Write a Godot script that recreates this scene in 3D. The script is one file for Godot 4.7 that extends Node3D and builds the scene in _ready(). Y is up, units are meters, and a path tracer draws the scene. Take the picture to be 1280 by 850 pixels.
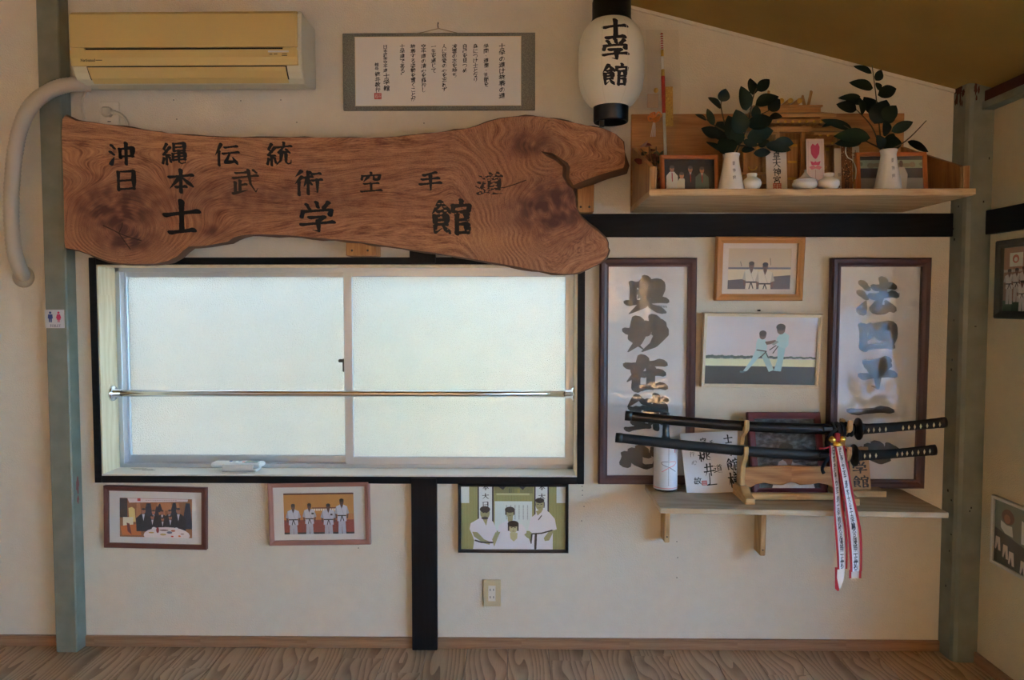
extends Node3D
# Dojo wall with a live-edge sign board, frosted window, calligraphy, god shelf and a sword rack.
# Metres, y up. The wall in view is the plane z = 0, the room lies at z > 0, the floor is y = 0.

const FOCAL := 924.0        # pixels, for a 1280 x 850 frame
const EYE := Vector3(0.0, 1.285, 2.7)
const PITCH := -2.85
const YAW := 0.75

var look: Basis
var used := {}
var rng := RandomNumberGenerator.new()
var glyphs := {}
const SKY := 2.3
const SUN := 7.6
const EXPOSURE := 13.8
const SUN_FROM := Vector3(-3.0, 6.0, 5.0)
const FROST := Color(0.93, 0.91, 0.89)
const NEAR_WALL := Color(0.92, 0.845, 0.75)
const SKY_TINT_WALL := Color(0.22, 0.31, 0.385)


# ---------------------------------------------------------------- set-up
func _ready() -> void:
	rng.seed = 7
	look = Basis.from_euler(Vector3(deg_to_rad(PITCH), deg_to_rad(YAW), 0.0))
	set_camera_and_light()
	make_materials()
	build_room()
	build_window()
	build_outside()
	build_posts_and_beams()
	build_air_conditioner()
	build_sign_board()
	build_text_scroll()
	build_lantern()
	build_big_scrolls()
	build_wall_pictures()
	build_god_shelf()
	build_sword_shelf()
	build_small_things()


func set_camera_and_light() -> void:
	var cam := Camera3D.new()
	cam.name = "camera"
	cam.fov = rad_to_deg(2.0 * atan(425.0 / FOCAL))
	cam.near = 0.05
	cam.far = 200.0
	cam.transform = Transform3D(look, EYE)
	add_child(cam)
	cam.current = true
	var env := Environment.new()
	env.background_mode = Environment.BG_SKY
	var sky := Sky.new()
	var sm := ProceduralSkyMaterial.new()
	sm.sky_top_color = Color(0.40, 0.64, 0.93)
	sm.sky_horizon_color = Color(0.62, 0.86, 0.98)
	sm.sky_curve = 0.25
	sm.ground_bottom_color = Color(0.42, 0.40, 0.36)
	sm.ground_horizon_color = Color(0.6, 0.6, 0.58)
	sm.sun_angle_max = 1.0
	sky.sky_material = sm
	env.sky = sky
	env.background_energy_multiplier = SKY
	env.tonemap_mode = Environment.TONE_MAPPER_LINEAR
	env.tonemap_exposure = EXPOSURE
	env.sdfgi_enabled = true
	env.ssao_enabled = true
	env.ssil_enabled = true
	var we := WorldEnvironment.new()
	we.name = "environment"
	we.environment = env
	add_child(we)
	var sun := DirectionalLight3D.new()
	sun.name = "sun"
	sun.light_color = Color(1.0, 0.97, 0.89)
	sun.light_energy = SUN
	sun.light_angular_distance = 0.6
	sun.shadow_enabled = true
	sun.look_at_from_position(SUN_FROM, Vector3.ZERO)
	add_child(sun)


# A point of the wall survey (1280 x 850 frame) brought to the vertical plane at distance z from the wall.
func at(u: float, v: float, z: float) -> Vector3:
	var d: Vector3 = look * Vector3((u - 640.0) / FOCAL, -(v - 425.0) / FOCAL, -1.0)
	return EYE + d * ((z - EYE.z) / d.z)


# ---------------------------------------------------------------- nodes
func numbered(called: String) -> String:
	var n: int = used.get(called, 0)
	used[called] = n + 1
	return called if n == 0 else "%s_%03d" % [called, n]


func thing(called: String, label: String, category: String, where := Vector3.ZERO, group := "") -> Node3D:
	var o := Node3D.new()
	o.name = numbered(called)
	add_child(o)
	o.position = where
	tag(o, label, category, group)
	return o


func tag(o: Node3D, label: String, category: String, group := "", kind := "") -> void:
	o.set_meta("label", label)
	if category:
		o.set_meta("category", category)
	if group:
		o.set_meta("group", group)
	if kind:
		o.set_meta("kind", kind)


func obj(called: String, st: SurfaceTool, m: Material, parent: Node3D, label := "") -> MeshInstance3D:
	st.generate_normals()
	return put(called, st.commit(), m, parent, label)


func put(called: String, mesh: Mesh, m: Material, parent: Node3D, label := "") -> MeshInstance3D:
	var o := MeshInstance3D.new()
	o.mesh = mesh
	o.material_override = m
	if parent == self:
		o.name = numbered(called)
		add_child(o)
	else:
		o.name = called
		parent.add_child(o, true)
	if label:
		o.set_meta("label", label)
	return o


func structure(called: String, st: SurfaceTool, m: Material, label: String) -> MeshInstance3D:
	var o := obj(called, st, m, self)
	tag(o, label, called.split("_")[0], "", "structure")
	return o


# ---------------------------------------------------------------- shapes
func flat() -> SurfaceTool:
	var st := SurfaceTool.new()
	st.begin(Mesh.PRIMITIVE_TRIANGLES)
	st.set_smooth_group(-1)
	return st


func smooth() -> SurfaceTool:
	var st := SurfaceTool.new()
	st.begin(Mesh.PRIMITIVE_TRIANGLES)
	st.set_smooth_group(0)
	return st


func tri(st: SurfaceTool, a: Vector3, b: Vector3, c: Vector3, out: Vector3) -> void:
	var n := (c - a).cross(b - a)          # clockwise front
	st.add_vertex(a)
	if n.dot(out) >= 0.0:
		st.add_vertex(b)
		st.add_vertex(c)
	else:
		st.add_vertex(c)
		st.add_vertex(b)


func quad(st: SurfaceTool, a: Vector3, b: Vector3, c: Vector3, d: Vector3, out: Vector3) -> void:
	tri(st, a, b, c, out)
	tri(st, a, c, d, out)


# A box with chamfered edges. t places it.
func box(st: SurfaceTool, c: Vector3, s: Vector3, bevel := 0.0, t := Transform3D.IDENTITY) -> void:
	var h := s * 0.5
	var b: float = minf(bevel, minf(h.x, minf(h.y, h.z)) * 0.9)
	var pt := func(sx: float, sy: float, sz: float, axis: int) -> Vector3:
		var v := Vector3(sx * (h.x - b), sy * (h.y - b), sz * (h.z - b))
		if axis == 0: v.x = sx * h.x
		elif axis == 1: v.y = sy * h.y
		else: v.z = sz * h.z
		return t * (c + v)
	var q := func(a: Vector3, b2: Vector3, c2: Vector3, d2: Vector3, out: Vector3) -> void:
		quad(st, a, b2, c2, d2, t.basis * out)
	for s1 in [-1.0, 1.0]:
		q.call(pt.call(s1, -1.0, -1.0, 0), pt.call(s1, 1.0, -1.0, 0), pt.call(s1, 1.0, 1.0, 0), pt.call(s1, -1.0, 1.0, 0), Vector3(s1, 0, 0))
		q.call(pt.call(-1.0, s1, -1.0, 1), pt.call(1.0, s1, -1.0, 1), pt.call(1.0, s1, 1.0, 1), pt.call(-1.0, s1, 1.0, 1), Vector3(0, s1, 0))
		q.call(pt.call(-1.0, -1.0, s1, 2), pt.call(1.0, -1.0, s1, 2), pt.call(1.0, 1.0, s1, 2), pt.call(-1.0, 1.0, s1, 2), Vector3(0, 0, s1))
	if b <= 0.0:
		return
	for s1 in [-1.0, 1.0]:
		for s2 in [-1.0, 1.0]:
			q.call(pt.call(s1, s2, -1.0, 0), pt.call(s1, s2, 1.0, 0), pt.call(s1, s2, 1.0, 1), pt.call(s1, s2, -1.0, 1), Vector3(s1, s2, 0))
			q.call(pt.call(s1, -1.0, s2, 0), pt.call(s1, 1.0, s2, 0), pt.call(s1, 1.0, s2, 2), pt.call(s1, -1.0, s2, 2), Vector3(s1, 0, s2))
			q.call(pt.call(-1.0, s1, s2, 1), pt.call(1.0, s1, s2, 1), pt.call(1.0, s1, s2, 2), pt.call(-1.0, s1, s2, 2), Vector3(0, s1, s2))
			for s3 in [-1.0, 1.0]:
				tri(st, pt.call(s1, s2, s3, 0), pt.call(s1, s2, s3, 1), pt.call(s1, s2, s3, 2), t.basis * Vector3(s1, s2, s3))


func boxed(c: Vector3, s: Vector3, bevel := 0.0) -> SurfaceTool:
	var st := flat()
	box(st, c, s, bevel)
	return st


# Box between two corners.
func span(st: SurfaceTool, a: Vector3, b: Vector3, bevel := 0.0) -> void:
	box(st, (a + b) * 0.5, (b - a).abs(), bevel)


# Upright rectangle facing +z with uv 0..1, lower left corner at a.
func card(a: Vector3, w: float, h: float) -> SurfaceTool:
	var st := flat()
	var p := [a, a + Vector3(w, 0, 0), a + Vector3(w, h, 0), a + Vector3(0, h, 0)]
	var uv := [Vector2(0, 1), Vector2(1, 1), Vector2(1, 0), Vector2(0, 0)]
	for i in [0, 2, 1, 0, 3, 2]:
		st.set_uv(uv[i])
		st.add_vertex(p[i])
	return st


# Solid of revolution about y; the seam is at the back, u = 0.5 faces +z; v runs from the top down.
func lathe(st: SurfaceTool, prof: Array, seg := 32, c := Vector3.ZERO, squash := Vector2(1, 1)) -> void:
	var top: float = prof[0].y
	var low: float = prof[0].y
	for p in prof:
		top = maxf(top, p.y)
		low = minf(low, p.y)
	for i in prof.size() - 1:
		for k in seg:
			var quadp := []
			var quv := []
			for e in [[i, k], [i, k + 1], [i + 1, k + 1], [i + 1, k]]:
				var a: float = -PI + TAU * e[1] / seg
				var p: Vector2 = prof[e[0]]
				quadp.append(c + Vector3(sin(a) * p.x * squash.x, p.y, cos(a) * p.x * squash.y))
				quv.append(Vector2(float(e[1]) / seg, (top - p.y) / maxf(top - low, 1e-6)))
			var mid: float = -PI + TAU * (k + 0.5) / seg
			var dr: Vector2 = prof[i + 1] - prof[i]
			var n := Vector3(sin(mid) * -dr.y, dr.x, cos(mid) * -dr.y)
			if dr.y > 0.0: n = -n
			if absf(dr.y) < 1e-9: n = Vector3(0, 1, 0)
			var cr: Vector3 = (quadp[2] - quadp[0]).cross(quadp[1] - quadp[0])
			var order := [0, 1, 2, 0, 2, 3] if cr.dot(n) >= 0.0 else [0, 2, 1, 0, 3, 2]
			for j in order:
				st.set_uv(quv[j])
				st.add_vertex(quadp[j])


# Tube along points; radius may be a float or an array; flatten scales the section's second axis.
func tube(st: SurfaceTool, pts: Array, radius, seg := 10, flatten := 1.0, side := Vector3(0, 0, 1)) -> void:
	var rings := []
	for i in pts.size():
		var d: Vector3 = (pts[mini(i + 1, pts.size() - 1)] - pts[maxi(i - 1, 0)]).normalized()
		var b: Vector3 = side - d * side.dot(d)
		if b.length() < 1e-4:
			b = Vector3(0.31, 0.9, 0.1) - d * Vector3(0.31, 0.9, 0.1).dot(d)
		b = b.normalized()
		var n := d.cross(b)
		var r: float = radius[i] if radius is Array else radius
		var ring := []
		for k in seg:
			var a := TAU * k / seg
			ring.append(pts[i] + n * cos(a) * r + b * sin(a) * r * flatten)
		rings.append(ring)
	for i in rings.size() - 1:
		for k in seg:
			var k2 := (k + 1) % seg
			var out: Vector3 = (rings[i][k] + rings[i + 1][k2]) * 0.5 - (pts[i] + pts[i + 1]) * 0.5
			quad(st, rings[i][k], rings[i + 1][k], rings[i + 1][k2], rings[i][k2], out)
	for e in [0, pts.size() - 1]:
		var away: Vector3 = pts[e] - pts[1 if e == 0 else e - 1]
		for k in seg:
			tri(st, pts[e], rings[e][k], rings[e][(k + 1) % seg], away)


# Smooth curve through points.
func curve(pts: Array, per := 6) -> Array:
	var out := []
	for i in pts.size() - 1:
		var p0 = pts[maxi(i - 1, 0)]
		var p3 = pts[mini(i + 2, pts.size() - 1)]
		for k in per:
			out.append(pts[i].cubic_interpolate(pts[i + 1], p0, p3, float(k) / per))
	out.append(pts[-1])
	return out


# Extruded polygon: poly in local x, y; from z0 to z1; t places it.
func prism(st: SurfaceTool, poly: PackedVector2Array, z0: float, z1: float, t := Transform3D.IDENTITY, bevel := 0.0) -> void:
	var idx := Geometry2D.triangulate_polygon(poly)
	var small := poly
	if bevel > 0.0:
		small = inset(poly, bevel)
	for e in [[z0, -1.0], [z1, 1.0]]:
		for i in range(0, idx.size(), 3):
			tri(st, t * v3(small[idx[i]], e[0]), t * v3(small[idx[i + 1]], e[0]), t * v3(small[idx[i + 2]], e[0]), t.basis * Vector3(0, 0, e[1]))
	var cw := Geometry2D.is_polygon_clockwise(poly)
	for i in poly.size():
		var j := (i + 1) % poly.size()
		var d := poly[j] - poly[i]
		var n := Vector3(d.y, -d.x, 0) * (-1.0 if cw else 1.0)
		quad(st, t * v3(poly[i], z0 + bevel), t * v3(poly[j], z0 + bevel), t * v3(poly[j], z1 - bevel), t * v3(poly[i], z1 - bevel), t.basis * n)
		if bevel > 0.0:
			quad(st, t * v3(poly[i], z1 - bevel), t * v3(poly[j], z1 - bevel), t * v3(small[j], z1), t * v3(small[i], z1), t.basis * (n.normalized() + Vector3(0, 0, 1)))
			quad(st, t * v3(poly[i], z0 + bevel), t * v3(poly[j], z0 + bevel), t * v3(small[j], z0), t * v3(small[i], z0), t.basis * (n.normalized() - Vector3(0, 0, 1)))


func v3(p: Vector2, z: float) -> Vector3:
	return Vector3(p.x, p.y, z)


# The polygon with every corner moved inwards (negative: outwards) by d.
func inset(poly: PackedVector2Array, d: float) -> PackedVector2Array:
	var out := PackedVector2Array()
	var s := 1.0 if Geometry2D.is_polygon_clockwise(poly) else -1.0
	for i in poly.size():
		var a := (poly[i] - poly[(i - 1 + poly.size()) % poly.size()]).normalized()
		var b := (poly[(i + 1) % poly.size()] - poly[i]).normalized()
		var n := Vector2(a.y, -a.x) + Vector2(b.y, -b.x)
		n = n.normalized() / maxf(0.5, n.normalized().dot(Vector2(a.y, -a.x)))
		out.append(poly[i] + n * d * s)
	return out


# Rectangular moulding: profile of (distance in from the outer edge, z), mitred at the corners, lower edge at y = 0.
func moulding(st: SurfaceTool, w: float, h: float, prof: Array, y0 := 0.0) -> void:
	var ring := func(p: Vector2) -> Array:
		return [Vector3(-w / 2 + p.x, y0 + p.x, p.y), Vector3(w / 2 - p.x, y0 + p.x, p.y), Vector3(w / 2 - p.x, y0 + h - p.x, p.y), Vector3(-w / 2 + p.x, y0 + h - p.x, p.y)]
	for i in prof.size() - 1:
		var a: Array = ring.call(prof[i])
		var b: Array = ring.call(prof[i + 1])
		var d: Vector2 = prof[i + 1] - prof[i]
		for k in 4:
			var k2 := (k + 1) % 4
			var inward: Vector3 = [Vector3(0, 1, 0), Vector3(-1, 0, 0), Vector3(0, -1, 0), Vector3(1, 0, 0)][k]
			quad(st, a[k], a[k2], b[k2], b[k], inward * -d.y + Vector3(0, 0, d.x))


# ---------------------------------------------------------------- flat print: polygons drawn into images
class Pic:
	var im: Image
	var off: Vector2
	var sc: Vector2

	# w x h pixels showing the rectangle src of the drawing's own coordinates
	func _init(w: int, h: int, src: Rect2, ground: Color) -> void:
		im = Image.create(w, h, false, Image.FORMAT_RGB8)
		im.fill(ground)
		off = src.position
		sc = Vector2(w / src.size.x, h / src.size.y)

	func poly(p: PackedVector2Array, c: Color) -> void:
		var q := PackedVector2Array()
		var lo := INF
		var hi := -INF
		for a in p:
			var b := (a - off) * sc
			q.append(b)
			lo = minf(lo, b.y)
			hi = maxf(hi, b.y)
		for y in range(maxi(0, int(floor(lo))), mini(im.get_height() - 1, int(ceil(hi))) + 1):
			var cut := []
			var yy := y + 0.5
			for i in q.size():
				var a := q[i]
				var b := q[(i + 1) % q.size()]
				if (a.y <= yy) != (b.y <= yy):
					cut.append(a.x + (yy - a.y) / (b.y - a.y) * (b.x - a.x))
			cut.sort()
			for i in range(0, cut.size() - 1, 2):
				var x0 := int(round(cut[i]))
				var x1 := int(round(cut[i + 1]))
				if x1 > x0:
					im.fill_rect(Rect2i(x0, y, x1 - x0, 1), c)

	func pts(a: Array, c: Color) -> void:
		var p := PackedVector2Array()
		for i in range(0, a.size(), 2):
			p.append(Vector2(a[i], a[i + 1]))
		poly(p, c)

	func rect(x0: float, y0: float, x1: float, y1: float, c: Color) -> void:
		pts([x0, y0, x1, y0, x1, y1, x0, y1], c)

	func ell(cx: float, cy: float, rx: float, ry: float, c: Color) -> void:
		var p := PackedVector2Array()
		for k in 20:
			p.append(Vector2(cx + cos(TAU * k / 20) * rx, cy + sin(TAU * k / 20) * ry))
		poly(p, c)

	func line(a: Array, w: float, c: Color) -> void:
		for i in range(0, a.size() - 2, 2):
			var p := Vector2(a[i], a[i + 1])
			var q := Vector2(a[i + 2], a[i + 3])
			var n := (q - p).orthogonal().normalized() * w * 0.5
			poly(PackedVector2Array([p + n, q + n, q - n, p - n]), c)
			ell(q.x, q.y, w * 0.5, w * 0.5, c)

	# film grain and paper tone
	func grain(amount: float, sd: int) -> void:
		var r := RandomNumberGenerator.new()
		r.seed = sd
		for y in im.get_height():
			for x in im.get_width():
				var c := im.get_pixel(x, y)
				var n := r.randf_range(-amount, amount)
				im.set_pixel(x, y, Color(clampf(c.r + n, 0, 1), clampf(c.g + n, 0, 1), clampf(c.b + n, 0, 1)))

	func tex() -> ImageTexture:
		return ImageTexture.create_from_image(im)


func shade(r: int, g: int, b: int) -> Color:
	return Color(r / 255.0, g / 255.0, b / 255.0)


# ---------------------------------------------------------------- materials
var M := {}


func mat(color: Color, rough := 0.7, metal := 0.0, spec := 0.5) -> StandardMaterial3D:
	var m := StandardMaterial3D.new()
	m.albedo_color = color
	m.roughness = rough
	m.metallic = metal
	m.metallic_specular = spec
	return m


func noise_tex(freq: float, sd: int, size := 512, octaves := 4, ramp: Array = []) -> NoiseTexture2D:
	var n := FastNoiseLite.new()
	n.seed = sd
	n.frequency = freq
	n.fractal_octaves = octaves
	var t := NoiseTexture2D.new()
	t.width = size
	t.height = size
	t.seamless = true
	t.noise = n
	if ramp:
		var g := Gradient.new()
		g.offsets = PackedFloat32Array([0.0, 1.0])
		g.colors = PackedColorArray([ramp[0], ramp[1]])
		t.color_ramp = g
	return t


# Grain lines run along the image's height.
func wood_image(base: Color, dark: Color, sd: int, lines: float, wobble: float, size := 384, contrast := 1.0) -> Image:
	var a := FastNoiseLite.new()
	a.seed = sd
	a.frequency = 0.006
	a.fractal_type = FastNoiseLite.FRACTAL_NONE
	var b := FastNoiseLite.new()
	b.seed = sd + 1
	b.frequency = 0.05
	var im := Image.create(size, size, false, Image.FORMAT_RGB8)
	for y in size:
		for x in size:
			var w := a.get_noise_2d(x * 1.0, y * 0.35)
			var r := sin((float(x) / size * lines + wobble * w) * TAU)
			var s := b.get_noise_2d(x * 4.0, y * 0.18)
			var v := clampf((0.42 + 0.34 * r * absf(r) + 0.5 * s) * contrast, 0.0, 1.0)
			im.set_pixel(x, y, base.lerp(dark, v))
	return im


# Flat-sawn boards: dark late-wood lines in long arches, running along the image's height.
func plank_image(base: Color, dark: Color, sd: int) -> Image:
	var a := FastNoiseLite.new()
	a.seed = sd
	a.frequency = 0.0055
	a.fractal_type = FastNoiseLite.FRACTAL_NONE
	var b := FastNoiseLite.new()
	b.seed = sd + 1
	b.frequency = 0.06
	var size := 640
	var im := Image.create(size, size, false, Image.FORMAT_RGB8)
	for y in size:
		for x in size:
			var w := a.get_noise_2d(x * 1.4, y * 0.28)
			var q := fposmod(x * 0.036 + w * 1.5 + 0.5 * a.get_noise_2d(x * 0.5 + 900.0, y * 0.2), 1.0)
			var line := pow(q, 2.6) * (0.75 + 0.35 * b.get_noise_2d(x * 0.3, y * 0.1))
			var s := 0.14 + 0.12 * b.get_noise_2d(x * 3.0, y * 0.12)
			im.set_pixel(x, y, base.lerp(dark, clampf(line + s, 0.0, 1.0)))
	return im


func turned(im: Image) -> Image:
	var c: Image = im.duplicate()
	c.rotate_90(CLOCKWISE)
	return c


func grainy(im: Image, scale: float, rough := 0.55, off := Vector3.ZERO) -> StandardMaterial3D:
	var m := mat(Color.WHITE, rough)
	m.albedo_texture = ImageTexture.create_from_image(im)
	m.uv1_triplanar = true
	m.uv1_scale = Vector3.ONE * scale
	m.uv1_offset = off
	return m


func make_materials() -> void:
	# papered walls: off-white, fine embossed grain
	M.wall = mat(shade(226, 216, 197), 0.92)
	M.wall.albedo_texture = noise_tex(0.02, 3, 512, 5, [shade(250, 249, 248), shade(255, 255, 255)])
	M.wall.uv1_triplanar = true
	M.wall.uv1_world_triplanar = true
	M.wall.uv1_scale = Vector3.ONE * 1.4
	M.wall.heightmap_enabled = true
	M.wall.heightmap_texture = noise_tex(0.22, 5, 512, 3)
	M.wall.heightmap_scale = 0.12
	# side walls: the same embossed paper in a yellower cream
	M.side_wall = M.wall.duplicate()
	M.side_wall.albedo_color = shade(226, 209, 168)
	M.ceiling = mat(shade(184, 150, 78), 0.85)
	M.ceiling.albedo_texture = noise_tex(0.01, 13, 512, 5, [shade(228, 226, 220), shade(255, 255, 255)])
	M.ceiling.uv1_triplanar = true
	M.ceiling.uv1_world_triplanar = true
	M.ceiling.uv1_scale = Vector3.ONE * 0.5
	# floor
	var fl := plank_image(shade(208, 176, 142), shade(136, 104, 76), 21)
	M.floor = []
	for k in 5:
		var m := grainy(fl, 1.6, 0.38, Vector3(k * 0.31, k * 0.17, k * 0.43))
		m.albedo_color = [Color(1, 1, 1), Color(0.96, 0.95, 0.94), Color(1.0, 0.98, 0.96), Color(0.94, 0.93, 0.92), Color(0.98, 0.97, 0.95)][k]
		M.floor.append(m)
	var skirt := wood_image(shade(168, 130, 98), shade(140, 104, 76), 31, 9.0, 0.8)
	M.skirt = grainy(turned(skirt), 2.5, 0.5)
	# light planed wood, horizontal and upright grain
	var pine := wood_image(shade(214, 180, 132), shade(180, 138, 88), 41, 8.0, 1.3)
	M.pine = grainy(turned(pine), 2.2, 0.5)
	M.pine_up = grainy(pine, 2.2, 0.5)
	var knotty := wood_image(shade(196, 142, 86), shade(158, 102, 56), 43, 7.0, 1.6)
	var deal := wood_image(shade(200, 180, 150), shade(172, 148, 114), 45, 6.0, 1.6)
	M.deal = grainy(turned(deal), 1.8, 0.5)
	M.deal_up = grainy(deal, 1.8, 0.5)
	M.honey = grainy(turned(knotty), 2.0, 0.5)
	M.honey_up = grainy(knotty, 2.0, 0.5)
	var cypress := wood_image(shade(206, 158, 100), shade(182, 130, 76), 47, 16.0, 0.5)
	M.cypress = grainy(turned(cypress), 5.0, 0.5)
	M.cypress_up = grainy(cypress, 5.0, 0.5)
	var jamb := wood_image(shade(234, 220, 190), shade(216, 198, 160), 51, 9.0, 0.8)
	M.jamb = grainy(jamb, 3.0, 0.55)
	M.sill = mat(shade(225, 218, 208), 0.35)
	var stand := wood_image(shade(214, 172, 116), shade(186, 140, 86), 53, 14.0, 0.6)
	M.stand = grainy(turned(stand), 4.0, 0.4)
	M.stand_up = grainy(stand, 4.0, 0.4)
	# black stained timber
	var ink := wood_image(shade(24, 24, 29), shade(15, 15, 19), 57, 12.0, 0.8)
	M.black_wood = grainy(turned(ink), 3.0, 0.5)
	M.black_wood_up = grainy(ink, 3.0, 0.5)
	M.black_wood.metallic_specular = 0.3
	M.black_wood_up.metallic_specular = 0.3
	# painted steel, scuffed
	M.steel = mat(shade(140, 143, 127), 0.5)
	M.steel.albedo_texture = noise_tex(0.012, 61, 512, 5, [shade(216, 216, 214), shade(255, 255, 255)])
	M.steel.uv1_triplanar = true
	M.steel.uv1_scale = Vector3.ONE * 1.3
	M.rust = mat(shade(84, 44, 30), 0.85)
	M.aluminium = mat(shade(192, 198, 206), 0.36, 0.7)
	M.chrome = mat(shade(226, 226, 228), 0.16, 1.0)
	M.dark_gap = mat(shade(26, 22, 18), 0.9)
	M.white = mat(shade(236, 234, 230), 0.5)
	M.brass = mat(shade(232, 190, 96), 0.3, 0.7)
	M.black = mat(shade(18, 18, 20), 0.35)
	M.screw = mat(shade(90, 84, 76), 0.4, 0.8)
	# clear panes
	M.pane = mat(Color(1, 1, 1, 0.04), 0.02)
	M.pane.transparency = BaseMaterial3D.TRANSPARENCY_ALPHA
	# milky panes of the side window
	M.milky = mat(shade(205, 230, 252), 0.35)
	M.milky.backlight_enabled = true
	M.milky.backlight = Color(1, 1, 1)
	# obscure glass: rough on the outside, sparkling grain
	M.frosted = mat(Color(FROST.r, FROST.g, FROST.b, 0.0), 0.62)
	M.frosted.refraction_enabled = true
	M.frosted.refraction_scale = 0.05
	M.frosted.transparency = BaseMaterial3D.TRANSPARENCY_ALPHA
	M.frosted.uv1_triplanar = true
	M.frosted.uv1_scale = Vector3.ONE * 3.4
	M.frosted.heightmap_enabled = true
	M.frosted.heightmap_texture = noise_tex(0.11, 71, 512, 2)
	M.frosted.heightmap_scale = 1.8


# ---------------------------------------------------------------- the room
const RIGHT := 1.63       # inner face of the short right wall
const CORNER := 0.62      # where that wall ends and the room widens
const FAR := 3.4
const BACK := 7.5
const LEFT := -3.2
const WIN := [-1.552, 0.203, 0.648, 1.425]   # opening in the wall: left, right, low, high


func slope(x: float) -> float:
	return 2.046 - 0.2587 * (x - 1.541)


func build_room() -> void:
	# floor of long boards
	var fb := structure("floor", boxed(Vector3((LEFT + FAR) / 2, -0.07, BACK / 2), Vector3(FAR - LEFT + 0.3, 0.1, BACK + 0.3)), M.dark_gap, "brown wooden plank floor running up to the papered wall")
	var wide := 0.15
	var long := 1.82
	var boards := []
	for v in 2:
		var st := flat()
		box(st, Vector3.ZERO, Vector3(wide - 0.0015, 0.02, long - 0.0015), 0.0012)
		st.generate_normals()
		boards.append(st.commit())
	var n := 0
	var x := LEFT + wide * 0.5
	while x < FAR:
		var z := -0.9 * fposmod(n * 0.37, 1.0)
		while z < 3.6:
			var z0 := maxf(z, 0.0)
			var z1 := minf(z + long, 3.6)
			if z1 - z0 > 0.05:
				var o := put("floor_board", boards[n % 2], M.floor[(n * 3 + int(z * 2.0) + 7) % 5], fb)
				o.position = Vector3(x, -0.01 + 0.07, (z0 + z1) * 0.5) - Vector3(0, 0, 0)
				o.scale.z = (z1 - z0) / long
				o.position -= fb.position
				o.position.y = -0.01
			z += long
		n += 1
		x += wide
	# boards further back, behind the camera, in one piece
	var rest := flat()
	span(rest, Vector3(LEFT, -0.02, 3.6), Vector3(FAR, 0.0, BACK))
	obj("floor_boards_behind", rest, M.floor[0], fb).set_meta("kind", "stuff")

	# wall in view, with the window opening
	var st := flat()
	var t := -0.16
	span(st, Vector3(LEFT - 0.15, 0, t), Vector3(WIN[0], 3.4, 0))
	span(st, Vector3(WIN[1], 0, t), Vector3(RIGHT + 0.15, 3.4, 0))
	span(st, Vector3(WIN[0], 0, t), Vector3(WIN[1], WIN[2], 0))
	span(st, Vector3(WIN[0], WIN[3], t), Vector3(WIN[1], 3.4, 0))
	structure("wall_front", st, M.wall, "off-white papered wall carrying the window, pictures and shelves")
	structure("wall_right", boxed(Vector3(RIGHT + 0.075, 1.35, CORNER / 2), Vector3(0.15, 2.7, CORNER)), M.side_wall, "short papered side wall beside the steel corner column")
	structure("wall_return", boxed(Vector3((RIGHT + 0.15 + FAR + 0.15) / 2, 1.35, CORNER - 0.075), Vector3(FAR - RIGHT, 2.7, 0.15)), M.side_wall, "wall running to the right beyond the short side wall")
	var fr := flat()
	var op := [1.0, 6.6, 0.20, 1.80]
	span(fr, Vector3(FAR, 0, CORNER - 0.15), Vector3(FAR + 0.15, 2.7, op[0]))
	span(fr, Vector3(FAR, 0, op[1]), Vector3(FAR + 0.15, 2.7, BACK + 0.15))
	span(fr, Vector3(FAR, 0, op[0]), Vector3(FAR + 0.15, op[2], op[1]))
	span(fr, Vector3(FAR, op[3], op[0]), Vector3(FAR + 0.15, 2.7, op[1]))
	structure("wall_far_right", fr, M.wall, "far right wall of the hall with a wide glazed opening")
	var bw := [-2.4, 1.6, 0.9, 1.62]
	var wb := flat()
	span(wb, Vector3(LEFT - 0.15, 0, BACK), Vector3(bw[0], 3.4, BACK + 0.15))
	span(wb, Vector3(bw[1], 0, BACK), Vector3(FAR + 0.15, 3.4, BACK + 0.15))
	span(wb, Vector3(bw[0], 0, BACK), Vector3(bw[1], bw[2], BACK + 0.15))
	span(wb, Vector3(bw[0], bw[3], BACK), Vector3(bw[1], 3.4, BACK + 0.15))
	structure("wall_behind", wb, M.wall, "wall at the back of the hall behind the viewer")
	glazing("window_3", "added row of aluminium windows behind the viewer letting in warm fill light", Transform3D(Basis(Vector3.UP, PI / 2), Vector3(bw[0], bw[2], BACK + 0.08)), bw[1] - bw[0], bw[3] - bw[2], M.pane)  # unseen windows, added so sun on the floor gives warm fill
	structure("wall_left", boxed(Vector3(LEFT - 0.075, 1.7, BACK / 2), Vector3(0.15, 3.4, BACK)), M.wall, "left side wall of the hall, out of view")
	# ceiling: one slope down to the right, flat beyond
	var cs := flat()
	prism(cs, PackedVector2Array([Vector2(LEFT - 0.15, slope(LEFT - 0.15)), Vector2(RIGHT + 0.15, slope(RIGHT + 0.15)), Vector2(RIGHT + 0.15, slope(RIGHT) + 0.12), Vector2(LEFT - 0.15, slope(LEFT - 0.15) + 0.12)]), 0.0, BACK)
	structure("ceiling", cs, M.ceiling, "dark ochre sloping ceiling falling towards the corner column")
	structure("ceiling_low", boxed(Vector3((RIGHT + FAR) / 2 + 0.1, 2.66, BACK / 2 + 0.2), Vector3(FAR - RIGHT + 0.2, 0.1, BACK)), M.ceiling, "flat ceiling over the right part of the hall")
	structure("wall_header_lowered", boxed(Vector3(RIGHT + 0.075, 2.105, (BACK + CORNER) / 2), Vector3(0.15, 1.21, BACK - CORNER)), M.side_wall, "unseen header wall lowered to keep window light off the upper wall")  # brought down low to block light from the upper wall
	# narrow bead where ceiling meets wall
	var bead := flat()
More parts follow.
